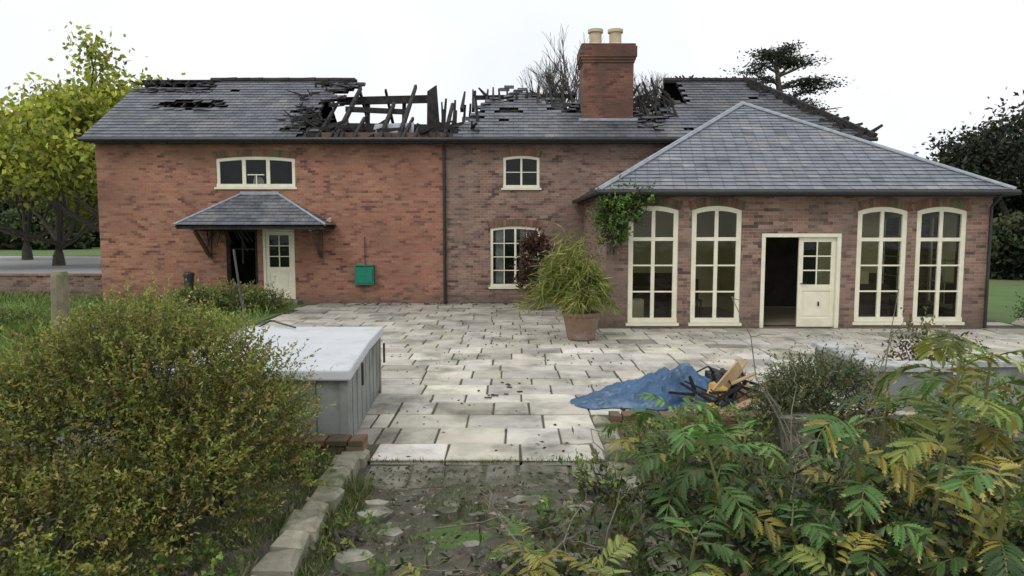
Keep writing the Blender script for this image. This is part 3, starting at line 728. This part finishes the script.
for k in range(46):
    x=rq.uniform(2.2,3.3);y=rq.uniform(8.4,9.6);a=rq.uniform(0,6.3);l=rq.uniform(.12,.6); c.beam((x,y,rq.uniform(.02,.25)),(x+math.cos(a)*l,y+math.sin(a)*l*.6,rq.uniform(.03,.45)),rq.uniform(.02,.05),rq.uniform(.02,.06),taper=.6)
for k in range(16):
    x=rq.uniform(1.2,3.3);y=rq.uniform(8.28,8.6);a=rq.uniform(0,6.3);l=rq.uniform(.05,.2); c.beam((x,y,.02),(x+math.cos(a)*l,y+math.sin(a)*l*.6,.03),.03,.02)
c.obj('burnt_wood',['char'],db,cols=False)

wp=MB(); wp.tube([(-6.82,10.5,-.1),(-6.82,10.5,.8),(-6.8,10.5,1.58),(-6.8,10.5,1.63)],[.13,.125,.12,.10],9); wp.obj('wooden_post',['wood'])
bl=empty('bollard_light'); c=MB(); lathe(c,-9.3,20.1,[(.13,0),(.13,.88),(.15,.88),(.15,.96),(.12,1.0),(.0,1.02)],14); c.obj('bollard_body',['black'],bl)

# ---------------------------------------------------------------- plants
def hemi_dirs(n): 
    d=RNG.normal(size=(n,3)); return d/np.linalg.norm(d,axis=1,keepdims=True)
def shrub(name,lobes,nshoot,leaf_per,L,W,pal,shoot=.25,mat='leaf',droop=.0,density_in=.25,zmin=-.05,rough=.22):
    par=empty(name); fbk=FB(); br=MB()
    tot=sum(l[3]*l[4]+l[5]*l[3] for l in lobes)
    for l in lobes:
        n=int(nshoot*(l[3]*l[4]+l[5]*l[3])/tot); c=np.array(l[:3]); r=np.array(l[3:])
        d=hemi_dirs(n); d[:,2]=np.where(d[:,2]<-.45,-d[:,2],d[:,2])
        nzv=np.array([mnoise.noise(Vector(tuple(x*2.6+c)))+.5*mnoise.noise(Vector(tuple(x*6+c))) for x in d])
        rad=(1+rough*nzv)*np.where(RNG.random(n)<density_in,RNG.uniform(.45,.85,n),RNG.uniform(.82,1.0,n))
        base=c+d*r*rad[:,None]
        dirs=d*np.array([1,1,.8])+np.array([0,0,.45-droop])+RNG.normal(0,.35,(n,3)); dirs/=np.linalg.norm(dirs,axis=1,keepdims=True)
        sh=shoot*RNG.uniform(.5,1.3,n)*(1+.8*(RNG.random(n)<.05))
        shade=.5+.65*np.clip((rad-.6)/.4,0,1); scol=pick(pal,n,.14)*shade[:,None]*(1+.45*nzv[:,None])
        for k in range(leaf_per):
            t=(k+RNG.random(n))/leaf_per
            P=base+dirs*(sh*t)[:,None]; P[:,2]-=droop*.3*(t**2)*sh
            D=dirs*.6+RNG.normal(0,.6,(n,3)); ok=P[:,2]>zmin
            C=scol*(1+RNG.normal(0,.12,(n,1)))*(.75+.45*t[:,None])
            fbk.leaves(P[ok],D[ok],(L*RNG.uniform(.6,1.3,n))[ok],(W*RNG.uniform(.7,1.2,n))[ok],C[ok])
        for k in range(14):
            e=c+d[k]*r*.85; br.tube([(c[0]+RNG.normal(0,.05),c[1]+RNG.normal(0,.05),max(zmin,c[2]-r[2]*.9)),tuple(c+ (e-c)*.4+RNG.normal(0,.05,3)),tuple(e)],[.02,.012,.004],5)
    fbk.obj('leaves',par,mat); br.obj('stems',['bark'],par); return par
GP=[(.21,.225,.04),(.155,.18,.035),(.27,.25,.055),(.10,.13,.028),(.24,.19,.06),(.18,.21,.035)]
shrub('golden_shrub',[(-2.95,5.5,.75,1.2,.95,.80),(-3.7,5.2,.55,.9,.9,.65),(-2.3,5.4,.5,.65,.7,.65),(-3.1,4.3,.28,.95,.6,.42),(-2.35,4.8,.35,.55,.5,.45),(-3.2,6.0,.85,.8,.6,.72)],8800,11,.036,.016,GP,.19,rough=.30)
shrub('low_shrub',[(-3.0,3.7,.05,.7,.5,.30),(-2.5,3.9,.0,.4,.4,.2)],1300,8,.035,.018,[(.16,.22,.05),(.22,.26,.06)],.12)
shrub('shrub',[(3.35,7.4,.38,.55,.4,.42),(3.0,7.3,.25,.35,.35,.35)],1100,12,.05,.016,[(.08,.11,.055),(.12,.15,.06),(.17,.16,.07)],.22)
shrub('door_side_shrub',[(-7.4,18.6,.25,.7,.5,.35),(-8.5,18.9,.2,.8,.5,.3),(-6.7,18.9,.15,.5,.4,.28)],650,9,.09,.04,[(.12,.18,.04),(.20,.24,.06),(.18,.17,.06)],.3)
shrub('climbing_plant',[(2.45,15.75,2.55,.36,.24,.45),(2.25,15.7,2.0,.2,.18,.35),(2.75,15.7,2.85,.35,.15,.18),(2.2,15.6,2.5,.25,.2,.4)],560,9,.09,.045,[(.10,.18,.04),(.15,.22,.05),(.08,.13,.03)],.26)
rs=shrub('red_leaved_shrub',[(.65,19.6,1.35,.28,.28,.65),(.5,19.6,.7,.2,.2,.3)],300,9,.13,.05,[(.12,.045,.035),(.08,.035,.028),(.15,.08,.05),(.07,.07,.03)],.3)
c=MB(); lathe(c,.62,19.6,[(.2,0),(.3,.32),(.32,.36),(.28,.36),(.2,.3),(0,.3)],18); c.obj('pot',['terracotta'],rs)
shrub('straggly_plant',[(5.65,9.6,.35,.35,.3,.4),(6.1,9.9,.3,.3,.25,.3)],110,8,.08,.035,[(.09,.11,.04),(.17,.15,.06),(.14,.08,.04)],.4,density_in=.5,rough=.5)
shrub('right_side_shrub',[(11.3,13.5,.3,.6,.5,.35),(12.6,16,.3,.7,.6,.35)],500,9,.08,.04,[(.08,.12,.04),(.11,.16,.05)],.25)

bp=empty('potted_bamboo'); c=MB(); lathe(c,1.42,14.25,[(.26,0),(.28,.03),(.37,.48),(.40,.50),(.40,.57),(.34,.57),(.33,.5),(0,.5)],28); o=c.obj('terracotta_pot',['terracotta'],bp)
fbk=FB(); st_=MB(); pal=[(.22,.26,.05),(.28,.31,.07),(.15,.20,.04),(.34,.32,.09)]
for k in range(170):
    a=random.uniform(0,6.28); lean=random.uniform(.05,1.0); h=random.uniform(1.1,2.05)*(1-.28*lean); bx,by=1.40+random.uniform(-.2,.2),14.25+random.uniform(-.2,.2)
    dx=math.cos(a)*lean*1.0-.16; dy=math.sin(a)*lean*.6
    pts=[]
    for i in range(8):
        t=i/7; pts.append((bx+dx*t**1.4,by+dy*t**1.4,.5+h*(t-.5*lean*t*t*t*1.6)))
    st_.tube(pts,[.009*(1-.7*i/7) for i in range(8)],4,0,(1,1,1),False)
    P0=[];D0=[]
    for i in range(2,8):
        for q in range(9 if i>3 else 3):
            P0.append(np.array(pts[i])+RNG.normal(0,.05,3)); aa=random.uniform(0,6.28); D0.append((math.cos(aa)*.6+dx*.9,math.sin(aa)*.5+dy*.8,-random.uniform(-.3,1.4)))
    n=len(P0); fbk.leaves(np.array(P0),np.array(D0),RNG.uniform(.14,.36,n),.022,pick(pal,n,.2)*random.uniform(.6,1.2))
fbk.obj('leaves',bp); st_.obj('canes',['cane'],bp,cols=False)

def pinnate(F,base,az,el,L,col,droop=.9,npair=8,yel=0.):
    h=np.array([math.cos(az),math.sin(az),0.]); up=np.array([0,0,1.]); side=np.cross(h,up)
    side=side*math.cos(.2)+up*random.uniform(-.35,.35); side/=np.linalg.norm(side)
    curl=random.uniform(-.5,.5)
    pts=[];tan=[]; p=np.array(base,float); e=el; n=14
    for i in range(n+1):
        hh=h*math.cos(curl*i/n)+np.cross(up,h)*math.sin(curl*i/n)
        d=hh*math.cos(e)+up*math.sin(e); pts.append(p.copy()); tan.append(d); p=p+d*L/n; e-=droop/n*1.6*(i/n+.35)
    pts=np.array(pts);tan=np.array(tan); Q=[];C=[]
    for i in range(n):
        w=.005*(1-.6*i/n); nn=np.cross(side,tan[i]); Q.append([pts[i]-side*w,pts[i]+side*w,pts[i+1]+side*w,pts[i+1]-side*w]); C.append((.24,.24,.09))
        Q.append([pts[i]-nn*w,pts[i]+nn*w,pts[i+1]+nn*w,pts[i+1]-nn*w]); C.append((.22,.2,.08))
    for k in range(npair+1):
        t=.2+.8*k/npair; i=min(n,int(t*n)); o=pts[i]; d=tan[i]
        base_l=L*.34*(math.sin(math.pi*(.18+.72*(t-.2)/.8)))**.7
        for sd in ((-1,1) if k<npair else (0,)):
            if random.random()<.04: continue
            ll=base_l*random.uniform(.85,1.12)
            ang=(1.05-.25*t+random.gauss(0,.09)) if sd else 0
            ax=d*math.cos(ang)+side*sd*math.sin(ang); nrm=np.cross(side,d); nrm/=np.linalg.norm(nrm)
            if nrm[2]<0: nrm=-nrm
            nrm=nrm+side*random.gauss(0,.25)+d*random.gauss(0,.2); nrm/=np.linalg.norm(nrm)
            wdir=np.cross(nrm,ax); wdir/=np.linalg.norm(wdir); m=8; cc=np.array(col)*(1+random.gauss(0,.14))
            if random.random()<yel: cc=np.array((.40,.32,.06))*random.uniform(.6,1.1)
            sag=random.uniform(.1,.75)
            cen=[o+ax*ll*q/m-up*sag*ll*(q/m)**2*.6 for q in range(m+1)]
            for q in range(m):
                wq=ll*.155*math.sin(math.pi*min(1,(q+.9)/(m+.6)))**.8
                tip=np.array((.45,.36,.12)) if (yel>.05 and q>m-3 and random.random()<.35) else cc
                for s2 in(-1,1):
                    out=wdir*s2+nrm*.30
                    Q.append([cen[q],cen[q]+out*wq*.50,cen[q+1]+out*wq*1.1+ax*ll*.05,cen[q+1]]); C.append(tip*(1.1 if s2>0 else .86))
    F.quads(np.array(Q),np.array(C))
def honeybush(name,stems,seed,yel=.1,under=()):
    random.seed(seed); par=empty(name); F=FB(); sm=MB()
    for (x,y,h,n,L,cb) in stems:
        tx,ty=x+random.uniform(-.25,.25),y+random.uniform(-.25,.1)
        pts=[(x+(tx-x)*t**1.5,y+(ty-y)*t**1.5,-.05+(h+.05)*t) for t in(0,.35,.7,1)]
        sm.tube(pts,[.018,.015,.012,.008],6)
        a=random.uniform(0,6.28)
        for k in range(n):
            t=.2+.8*(k+.5)/n; i=min(2,int(t*3)); q=t*3-i; b=np.array(pts[i])*(1-q)+np.array(pts[i+1])*q
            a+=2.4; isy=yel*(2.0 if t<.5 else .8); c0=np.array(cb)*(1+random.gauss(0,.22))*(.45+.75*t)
            if random.random()<isy: c0=np.array((.36,.31,.06))*random.uniform(.7,1.2)
            pinnate(F,b,a,random.uniform(.1,1.0)+.4*(t-.5),L*random.uniform(.7,1.15),c0,random.uniform(.9,2.1),random.choice([7,8,9,10]),yel*.35)
    for (x,y,z,rx,ry,rz,n) in under:
        P=np.array((x,y,z))+RNG.normal(0,.5,(n,3))*np.array((rx,ry,rz)); P[:,2]=np.abs(P[:,2]); D=RNG.normal(0,1,(n,3))
        F.leaves(P,D,RNG.uniform(.04,.12,n),RNG.uniform(.015,.04,n),pick([(.05,.09,.03),(.08,.12,.03),(.09,.06,.03),(.03,.05,.02)],n,.3))  # dark leaf colours paint in the deep shade between the plants
    F.obj('leaves',par,'leaf2'); sm.obj('stems',['cane'],par,cols=False)
G1=(.085,.175,.04);G2=(.13,.22,.05);G3=(.22,.27,.06)
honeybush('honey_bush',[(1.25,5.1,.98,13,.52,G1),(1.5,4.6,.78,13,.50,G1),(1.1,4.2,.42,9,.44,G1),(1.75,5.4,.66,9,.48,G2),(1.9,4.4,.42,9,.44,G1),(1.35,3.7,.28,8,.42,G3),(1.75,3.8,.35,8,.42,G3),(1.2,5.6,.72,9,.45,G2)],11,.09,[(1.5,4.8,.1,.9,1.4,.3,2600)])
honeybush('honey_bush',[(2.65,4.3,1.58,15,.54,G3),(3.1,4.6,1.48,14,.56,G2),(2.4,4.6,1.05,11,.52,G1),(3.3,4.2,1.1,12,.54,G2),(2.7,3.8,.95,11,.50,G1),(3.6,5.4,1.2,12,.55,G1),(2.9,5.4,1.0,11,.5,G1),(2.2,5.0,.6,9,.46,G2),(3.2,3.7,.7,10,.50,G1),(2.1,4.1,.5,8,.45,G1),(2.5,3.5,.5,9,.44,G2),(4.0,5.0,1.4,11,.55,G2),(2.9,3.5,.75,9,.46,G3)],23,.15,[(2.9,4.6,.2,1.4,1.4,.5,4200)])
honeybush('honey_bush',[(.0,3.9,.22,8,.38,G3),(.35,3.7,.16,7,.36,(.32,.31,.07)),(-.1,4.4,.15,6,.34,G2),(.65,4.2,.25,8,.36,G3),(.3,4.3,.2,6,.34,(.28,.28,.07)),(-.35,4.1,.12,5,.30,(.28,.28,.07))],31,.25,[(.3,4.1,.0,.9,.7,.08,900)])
ds=empty('dead_stems'); c=MB(); r_=random.Random(5)
def stem(p,q,r=.008,tw=.06):
    pts=[]
    for i in range(6):
        t=i/5; pts.append((p[0]+(q[0]-p[0])*t+r_.uniform(-tw,tw)*(0<i<5),p[1]+(q[1]-p[1])*t,p[2]+(q[2]-p[2])*t+r_.uniform(-tw,tw)*.5*(0<i<5)))
    c.tube(pts,[r*(1-.6*i/5) for i in range(6)],5,0,(1,1,1),False); return pts
for a in [((2.25,5.2,.2),(1.70,5.4,1.75)),((2.35,5.0,.3),(1.95,5.3,1.05)),((2.2,4.8,0),(2.5,4.6,1.5)),((2.0,4.9,.1),(2.15,5.2,1.1)),((2.9,5.6,0),(3.05,5.5,1.8)),((.2,4.3,0),(-.15,4.5,.55)),((.5,4.3,0),(.7,4.4,.6)),((0.1,4.1,0),(.5,4.6,.45)),((.3,4.6,0),(-.2,4.9,.35)),((1.0,5.9,0),(.7,6.1,.5)),((-.6,5.2,-.02),(.3,5.4,.05)),((-.9,4.6,-.02),(-.2,4.3,.08))]:
    P=stem(*a,r=.008,tw=.04)
    for k in range(5):
        b=P[r_.randint(2,5)]; stem(b,(b[0]+r_.uniform(-.25,.25),b[1]+r_.uniform(-.2,.2),b[2]+r_.uniform(-.1,.2)),.004,.02)
c.obj('stems',['paleb'],ds,cols=False)

gr=FB()
def grass(x0,x1,y0,y1,n,h,w,pal,zb=-.03,clump=1.2,thr=-.1):
    P=np.stack([RNG.uniform(x0,x1,n),RNG.uniform(y0,y1,n),np.full(n,zb)],1)
    nv=np.array([mnoise.noise(Vector((a*clump,b*clump,5.))) for a,b,_ in P]); ok=nv>thr+RNG.normal(0,.12,n); P=P[ok];nv=nv[ok];n=len(P)
    D=RNG.normal(0,.55,(n,3)); D[:,2]=1; gr.leaves(P,D,h*RNG.uniform(.4,1.4,n)*(1+nv),w,pick(pal,n,.25))
GG=[(.11,.17,.04),(.15,.21,.05),(.20,.22,.07),(.08,.12,.03),(.20,.17,.08)]
grass(-5,-1.7,3.0,6.9,18000,.09,.012,GG,.03,1.5,-.3)
grass(-1.4,.95,3.0,6.1,7000,.05,.010,GG,-.05,1.8,.05)
grass(1.2,5.5,3.0,8.0,12000,.12,.014,GG,-.04,1.2,-.2)
grass(-1.45,-1.25,3,6.1,1100,.10,.012,GG,-.04,1.2,-1); grass(.8,.98,3,6.1,1000,.12,.012,GG,-.04,1.2,-1)
LG=[(.13,.22,.04),(.19,.28,.05),(.23,.27,.08),(.09,.15,.03)]
grass(-20,-6.3,14,23,16000,.22,.03,LG,-.02,.8,-.3)
grass(-12,-6.3,9,14.5,5000,.3,.03,LG,-.02,.8,-.2)
grass(-1.4,.95,6.7,6.78,500,.05,.01,GG,-.03,1.2,-1)
gr.obj('grass')
shrub('weeds',[(-1.9,6.2,.05,.3,.3,.14),(-1.2,5.0,-.03,.2,.3,.08),(-.9,4.3,-.04,.3,.2,.08),(.3,5.2,-.05,.25,.3,.1),(-.5,4.0,-.05,.3,.25,.1),(-2.0,4.2,.05,.3,.3,.12),(-9.5,17,.1,1.2,1,.25),(-7.5,16.0,.1,.8,.8,.25),(-11.5,15,.2,1.5,1,.3),(.75,5.9,0,.2,.4,.2),(4.8,6.8,.2,.9,.6,.5),(2.1,7.0,.1,.6,.5,.3),(1.6,6.5,.1,.5,.5,.3)],2800,7,.05,.03,[(.11,.19,.04),(.16,.23,.05),(.20,.24,.07)],.12)
fl_=FB(); n=1500; P=np.stack([RNG.uniform(-6,11,n),RNG.uniform(6.8,15.8,n),np.full(n,.010)],1)
nv=np.array([mnoise.noise(Vector((a*.6,b*.6,9.))) for a,b,_ in P]); P=P[nv>-.05]; n=len(P); D=RNG.normal(0,1,(n,3)); D[:,2]*=.08
fl_.leaves(P,D,RNG.uniform(.02,.07,n),RNG.uniform(.015,.035,n),pick([(.08,.05,.02),(.14,.09,.03),(.05,.04,.02)],n,.3))
n=2200; P=np.stack([RNG.uniform(-1.4,.9,n),RNG.uniform(3.2,6.6,n),np.full(n,-.02)],1); D=RNG.normal(0,1,(n,3)); D[:,2]*=.15
fl_.leaves(P,D,RNG.uniform(.02,.07,n),RNG.uniform(.01,.03,n),pick([(.12,.09,.05),(.20,.17,.10),(.07,.06,.035),(.26,.25,.2)],n,.3))
fl_.obj('fallen_leaves')
c=MB()
for k in range(30):
    x=r_.uniform(-5.5,1.5); y=r_.uniform(20.6,21.1); a=r_.uniform(0,6.28); l=r_.uniform(.05,.2); c.beam((x,y,.02),(x+math.cos(a)*l,y+math.sin(a)*l*.4,.02+r_.uniform(0,.03)),.03,.02)
for k in range(12):
    x=r_.uniform(-.6,.2); y=r_.uniform(9.2,10.2); a=r_.uniform(0,6.28); l=r_.uniform(.04,.12); c.beam((x,y,.015),(x+math.cos(a)*l,y+math.sin(a)*l*.4,.015),.03,.01)
c.obj('charred_debris',['char'],cols=False)

rp_=empty('low_garden_wall'); c=MB()
c.box(4.55,5.5,8.6,8.85,-.1,.50); c.box(4.55,4.8,8.86,10.4,-.1,.50); c.box(5.9,8.5,8.9,9.15,-.1,.5); c.obj('wall_body',['cabinet'],rp_,cols=False)
c=MB(); c.bbox(4.5,5.55,8.55,8.9,.503,.58,.01); c.bbox(4.5,4.85,8.91,10.45,.503,.575,.01); c.bbox(5.85,8.55,8.85,9.2,.503,.58,.01); c.obj('coping',['render'],rp_,cols=False)
c=MB(); c.hexa([(2.75,6.95,0),(3.0,6.75,0),(2.85,7.5,0),(3.2,7.4,0),(2.7,6.95,.32),(2.98,6.75,.36),(2.82,7.5,.32),(3.2,7.4,.36)],0,(.6,.6,.6)); c.hexa([(2.72,6.93,.322),(3.0,6.72,.362),(2.84,7.53,.322),(3.23,7.42,.362),(2.68,6.93,.37),(2.99,6.71,.41),(2.80,7.53,.37),(3.22,7.42,.41)],0,(.8,.8,.8)); c.obj('stone_trough',['stone'])

# ---------------------------------------------------------------- trees
def tree(name,base,h,trunk_h,r0,spread,pal,nl,ls,seed,levels=3,lw=.6,clr=1.0,flat=1.0,leafy=True,upb=.25):
    rg=random.Random(seed); par=empty(name); mb=MB(); term=[]
    def grow(p,d,l,r,lev):
        pts=[p]; q=p.copy(); dd=d.copy()
        for i in range(3):
            dd=(dd+Vector((rg.gauss(0,.14),rg.gauss(0,.14),rg.gauss(0,.06)))).normalized(); q=q+dd*l/3; pts.append(q.copy())
            if lev<=1: term.append((q.copy(),lev))
        mb.tube(pts,[r,r*.85,r*.72,r*.6],6 if lev>1 else 4,0,(1,1,1),False)
        if lev==0: return
        n=rg.randint(3,4) if leafy else rg.randint(3,5)
        for k in range(n):
            a=rg.uniform(0,6.28); sp=rg.uniform(.5,1.1)*spread
            nd=(dd+Vector((math.cos(a)*sp,math.sin(a)*sp,rg.uniform(-.2,.5)*flat+upb))).normalized()
            grow(pts[rg.choice([2,3,3])],nd,l*rg.uniform(.6,.85),r*.55,lev-1)
    b=Vector(base); mb.tube([b,b+Vector((0,0,trunk_h*.5)),b+Vector((.1,0,trunk_h))],[r0*1.3,r0,r0*.85],9)
    for k in range(5):
        a=k*1.26+rg.uniform(-.3,.3); grow(b+Vector((.1,0,trunk_h*rg.uniform(.75,1))),Vector((math.cos(a)*spread,math.sin(a)*spread,rg.uniform(.4,1.2))).normalized(),(h-trunk_h)*.36,r0*.5,levels)
    grow(b+Vector((.1,0,trunk_h)),Vector((0,0,1)),(h-trunk_h)*.36,r0*.6,levels)
    mb.obj('trunk_and_limbs',['bark'],par,cols=False)
    if leafy:
        F=FB(); T=np.array([tuple(t[0]) for t in term]); per=max(1,nl//len(T)); cl=np.repeat(T,per,0)
        sh=np.repeat(RNG.normal(1,.22,len(T)),per); n=len(cl); off=RNG.normal(0,clr,(n,3)); off[:,2]*=.6*flat
        P=cl+off; D=RNG.normal(0,1,(n,3)); D[:,2]-=.3
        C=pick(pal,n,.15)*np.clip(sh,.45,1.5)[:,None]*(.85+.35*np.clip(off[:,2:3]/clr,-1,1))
        F.leaves(P,D,ls*RNG.uniform(.6,1.3,n),ls*lw*RNG.uniform(.7,1.2,n),C); F.obj('foliage',par)
    return par
YT=[(.42,.46,.05),(.33,.38,.05),(.48,.48,.07),(.24,.30,.05)]
tree('deciduous_tree',(-24.2,42,-.1),13.2,2.2,.35,1.0,YT,30000,.36,3,3,.65,.62)
tree('deciduous_tree',(-28.5,44,-.1),11.2,1.4,.3,1.1,YT,28000,.36,21,3,.65,.75)
tree('deciduous_tree',(-36,52,-.1),10,1.8,.3,1.1,[(.16,.21,.045),(.11,.16,.04),(.22,.24,.06)],16000,.4,9,3,.6,.8)
tree('evergreen_tree',(25.5,36,-.1),8.8,1.5,.4,1.0,[(.025,.036,.02),(.04,.052,.026),(.016,.025,.015),(.07,.07,.04)],26000,.28,5,3,.5,.6)
tree('evergreen_tree',(31,40,-.1),10,1.5,.4,1.0,[(.025,.036,.02),(.04,.055,.026)],20000,.3,15,3,.5,.8)
tree('bare_tree',(2.6,36,-.1),11.6,5.5,.22,.6,None,0,0,7,4,leafy=False,upb=.35)
tree('bare_tree',(6.6,34,-.1),9.8,5.0,.18,.6,None,0,0,12,4,leafy=False,upb=.3)
ce=empty('cedar_tree'); mb=MB(); F=FB(); rg=random.Random(6); cx,cy=16.6,44
mb.tube([(cx,cy,-.1),(cx+.3,cy,7),(cx-.1,cy,10.5),(cx-.5,cy,13.1)],[.5,.35,.2,.06],9)
for k in range(26):
    z=7.8+5.4*k/26+rg.uniform(-.2,.2); sgn=1 if k%2 else -1; a=(0 if sgn>0 else 3.14)+rg.uniform(-.8,.8); l=rg.uniform(1.0,3.6)*(1.25-.75*(z-8.2)/5.0); px_=cx+(.3 if z<10 else -.2); e=(px_+math.cos(a)*l,cy+math.sin(a)*l,z+rg.uniform(-.1,.8))
    md=((px_+e[0])/2,(cy+e[1])/2,z+rg.uniform(-.1,.3)); mb.tube([(px_,cy,z-.3),md,e],[.10,.07,.02],5)
    for q in range(rg.randint(2,4)):
        t0=rg.uniform(.35,1.08); c0=np.array((px_,cy,z))*(1-t0)+np.array(e)*t0; n=140; s_=rg.uniform(.3,.62)
        P=c0+RNG.normal(0,1,(n,3))*np.array([s_,s_,.12]); D=RNG.normal(0,1,(n,3))*np.array([1,1,.5])
        F.leaves(P,D,.22*RNG.uniform(.6,1.4,n),.09,pick([(.03,.045,.022),(.05,.06,.03),(.02,.03,.018)],n,.2))
mb.obj('trunk_and_limbs',['bark'],ce,cols=False); F.obj('foliage',ce)
def mass(name,items,n,ls,pal,seedz=0):
    F=FB()
    for (x,y,rx,ry,h) in items:
        d=hemi_dirs(n); d[:,2]=np.abs(d[:,2]); nv=np.array([mnoise.noise(Vector((a*2.2+x,b*2.2,c_*2.2+seedz))) for a,b,c_ in d])
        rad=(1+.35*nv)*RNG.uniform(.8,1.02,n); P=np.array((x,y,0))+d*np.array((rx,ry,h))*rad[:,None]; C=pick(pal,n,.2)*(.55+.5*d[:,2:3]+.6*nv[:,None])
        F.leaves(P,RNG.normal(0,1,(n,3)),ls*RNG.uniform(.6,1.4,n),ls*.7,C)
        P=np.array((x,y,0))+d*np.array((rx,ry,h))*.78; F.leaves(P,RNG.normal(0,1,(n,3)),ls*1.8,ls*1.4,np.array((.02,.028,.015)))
    F.obj(name)
DK=[(.03,.05,.02),(.05,.075,.025),(.07,.09,.03)]
mass('distant_treeline',[(-82+i*8,88+random.uniform(-4,4),7,4,random.uniform(6.5,9)) for i in range(9)],2200,.8,DK)
mass('distant_treeline',[(-62,76,6,3,5.5),(-52,78,5,3,4.8),(-70,74,5,3,6)],2200,.6,[(.06,.10,.03),(.09,.13,.035)])
mass('hedge',[(24+i*3.2,33+i*.8,2.4,1.8,2.6+random.uniform(-.3,.6)) for i in range(8)],2600,.28,[(.04,.065,.025),(.06,.085,.03),(.10,.10,.04)])
mass('distant_treeline',[(30+i*9,80,7,4,random.uniform(6,9)) for i in range(7)],1800,.8,DK)

# ---------------------------------------------------------------- world, sun, camera
wd=bpy.data.worlds.new('World'); S.world=wd; wd.use_nodes=True; nt=wd.node_tree; bg=nt.nodes['Background']
sky=N(nt,'ShaderNodeTexSky',sky_type='NISHITA'); sky.sun_disc=False; sky.sun_elevation=math.radians(48); sky.sun_rotation=math.radians(215); sky.dust_density=4
tc=N(nt,'ShaderNodeTexCoord'); f=noise(nt,tc.outputs['Generated'],2.2,5,.55,.35,.65)
cl=mixc(nt,f,(8.0,8.3,8.75),(9.3,9.4,9.5)); c_=mixc(nt,.93,sky.outputs[0],cl)
nt.links.new(c_,bg.inputs[0]); bg.inputs[1].default_value=.121
sd=bpy.data.lights.new('sun','SUN'); sd.energy=.95; sd.angle=math.radians(22); sd.color=(1,.975,.94)
so=bpy.data.objects.new('sun',sd); S.collection.objects.link(so)
az=math.radians(215); el=math.radians(48); dirv=Vector((math.sin(az)*math.cos(el),math.cos(az)*math.cos(el),math.sin(el)))
so.rotation_euler=dirv.to_track_quat('Z','Y').to_euler()
cd=bpy.data.cameras.new('Camera'); cd.sensor_width=36; cd.lens=24.61; cd.clip_end=1500
cam=bpy.data.objects.new('Camera',cd); S.collection.objects.link(cam); cam.location=(0,0,2.28); cam.rotation_euler=(math.radians(90-4.9),0,0); S.camera=cam
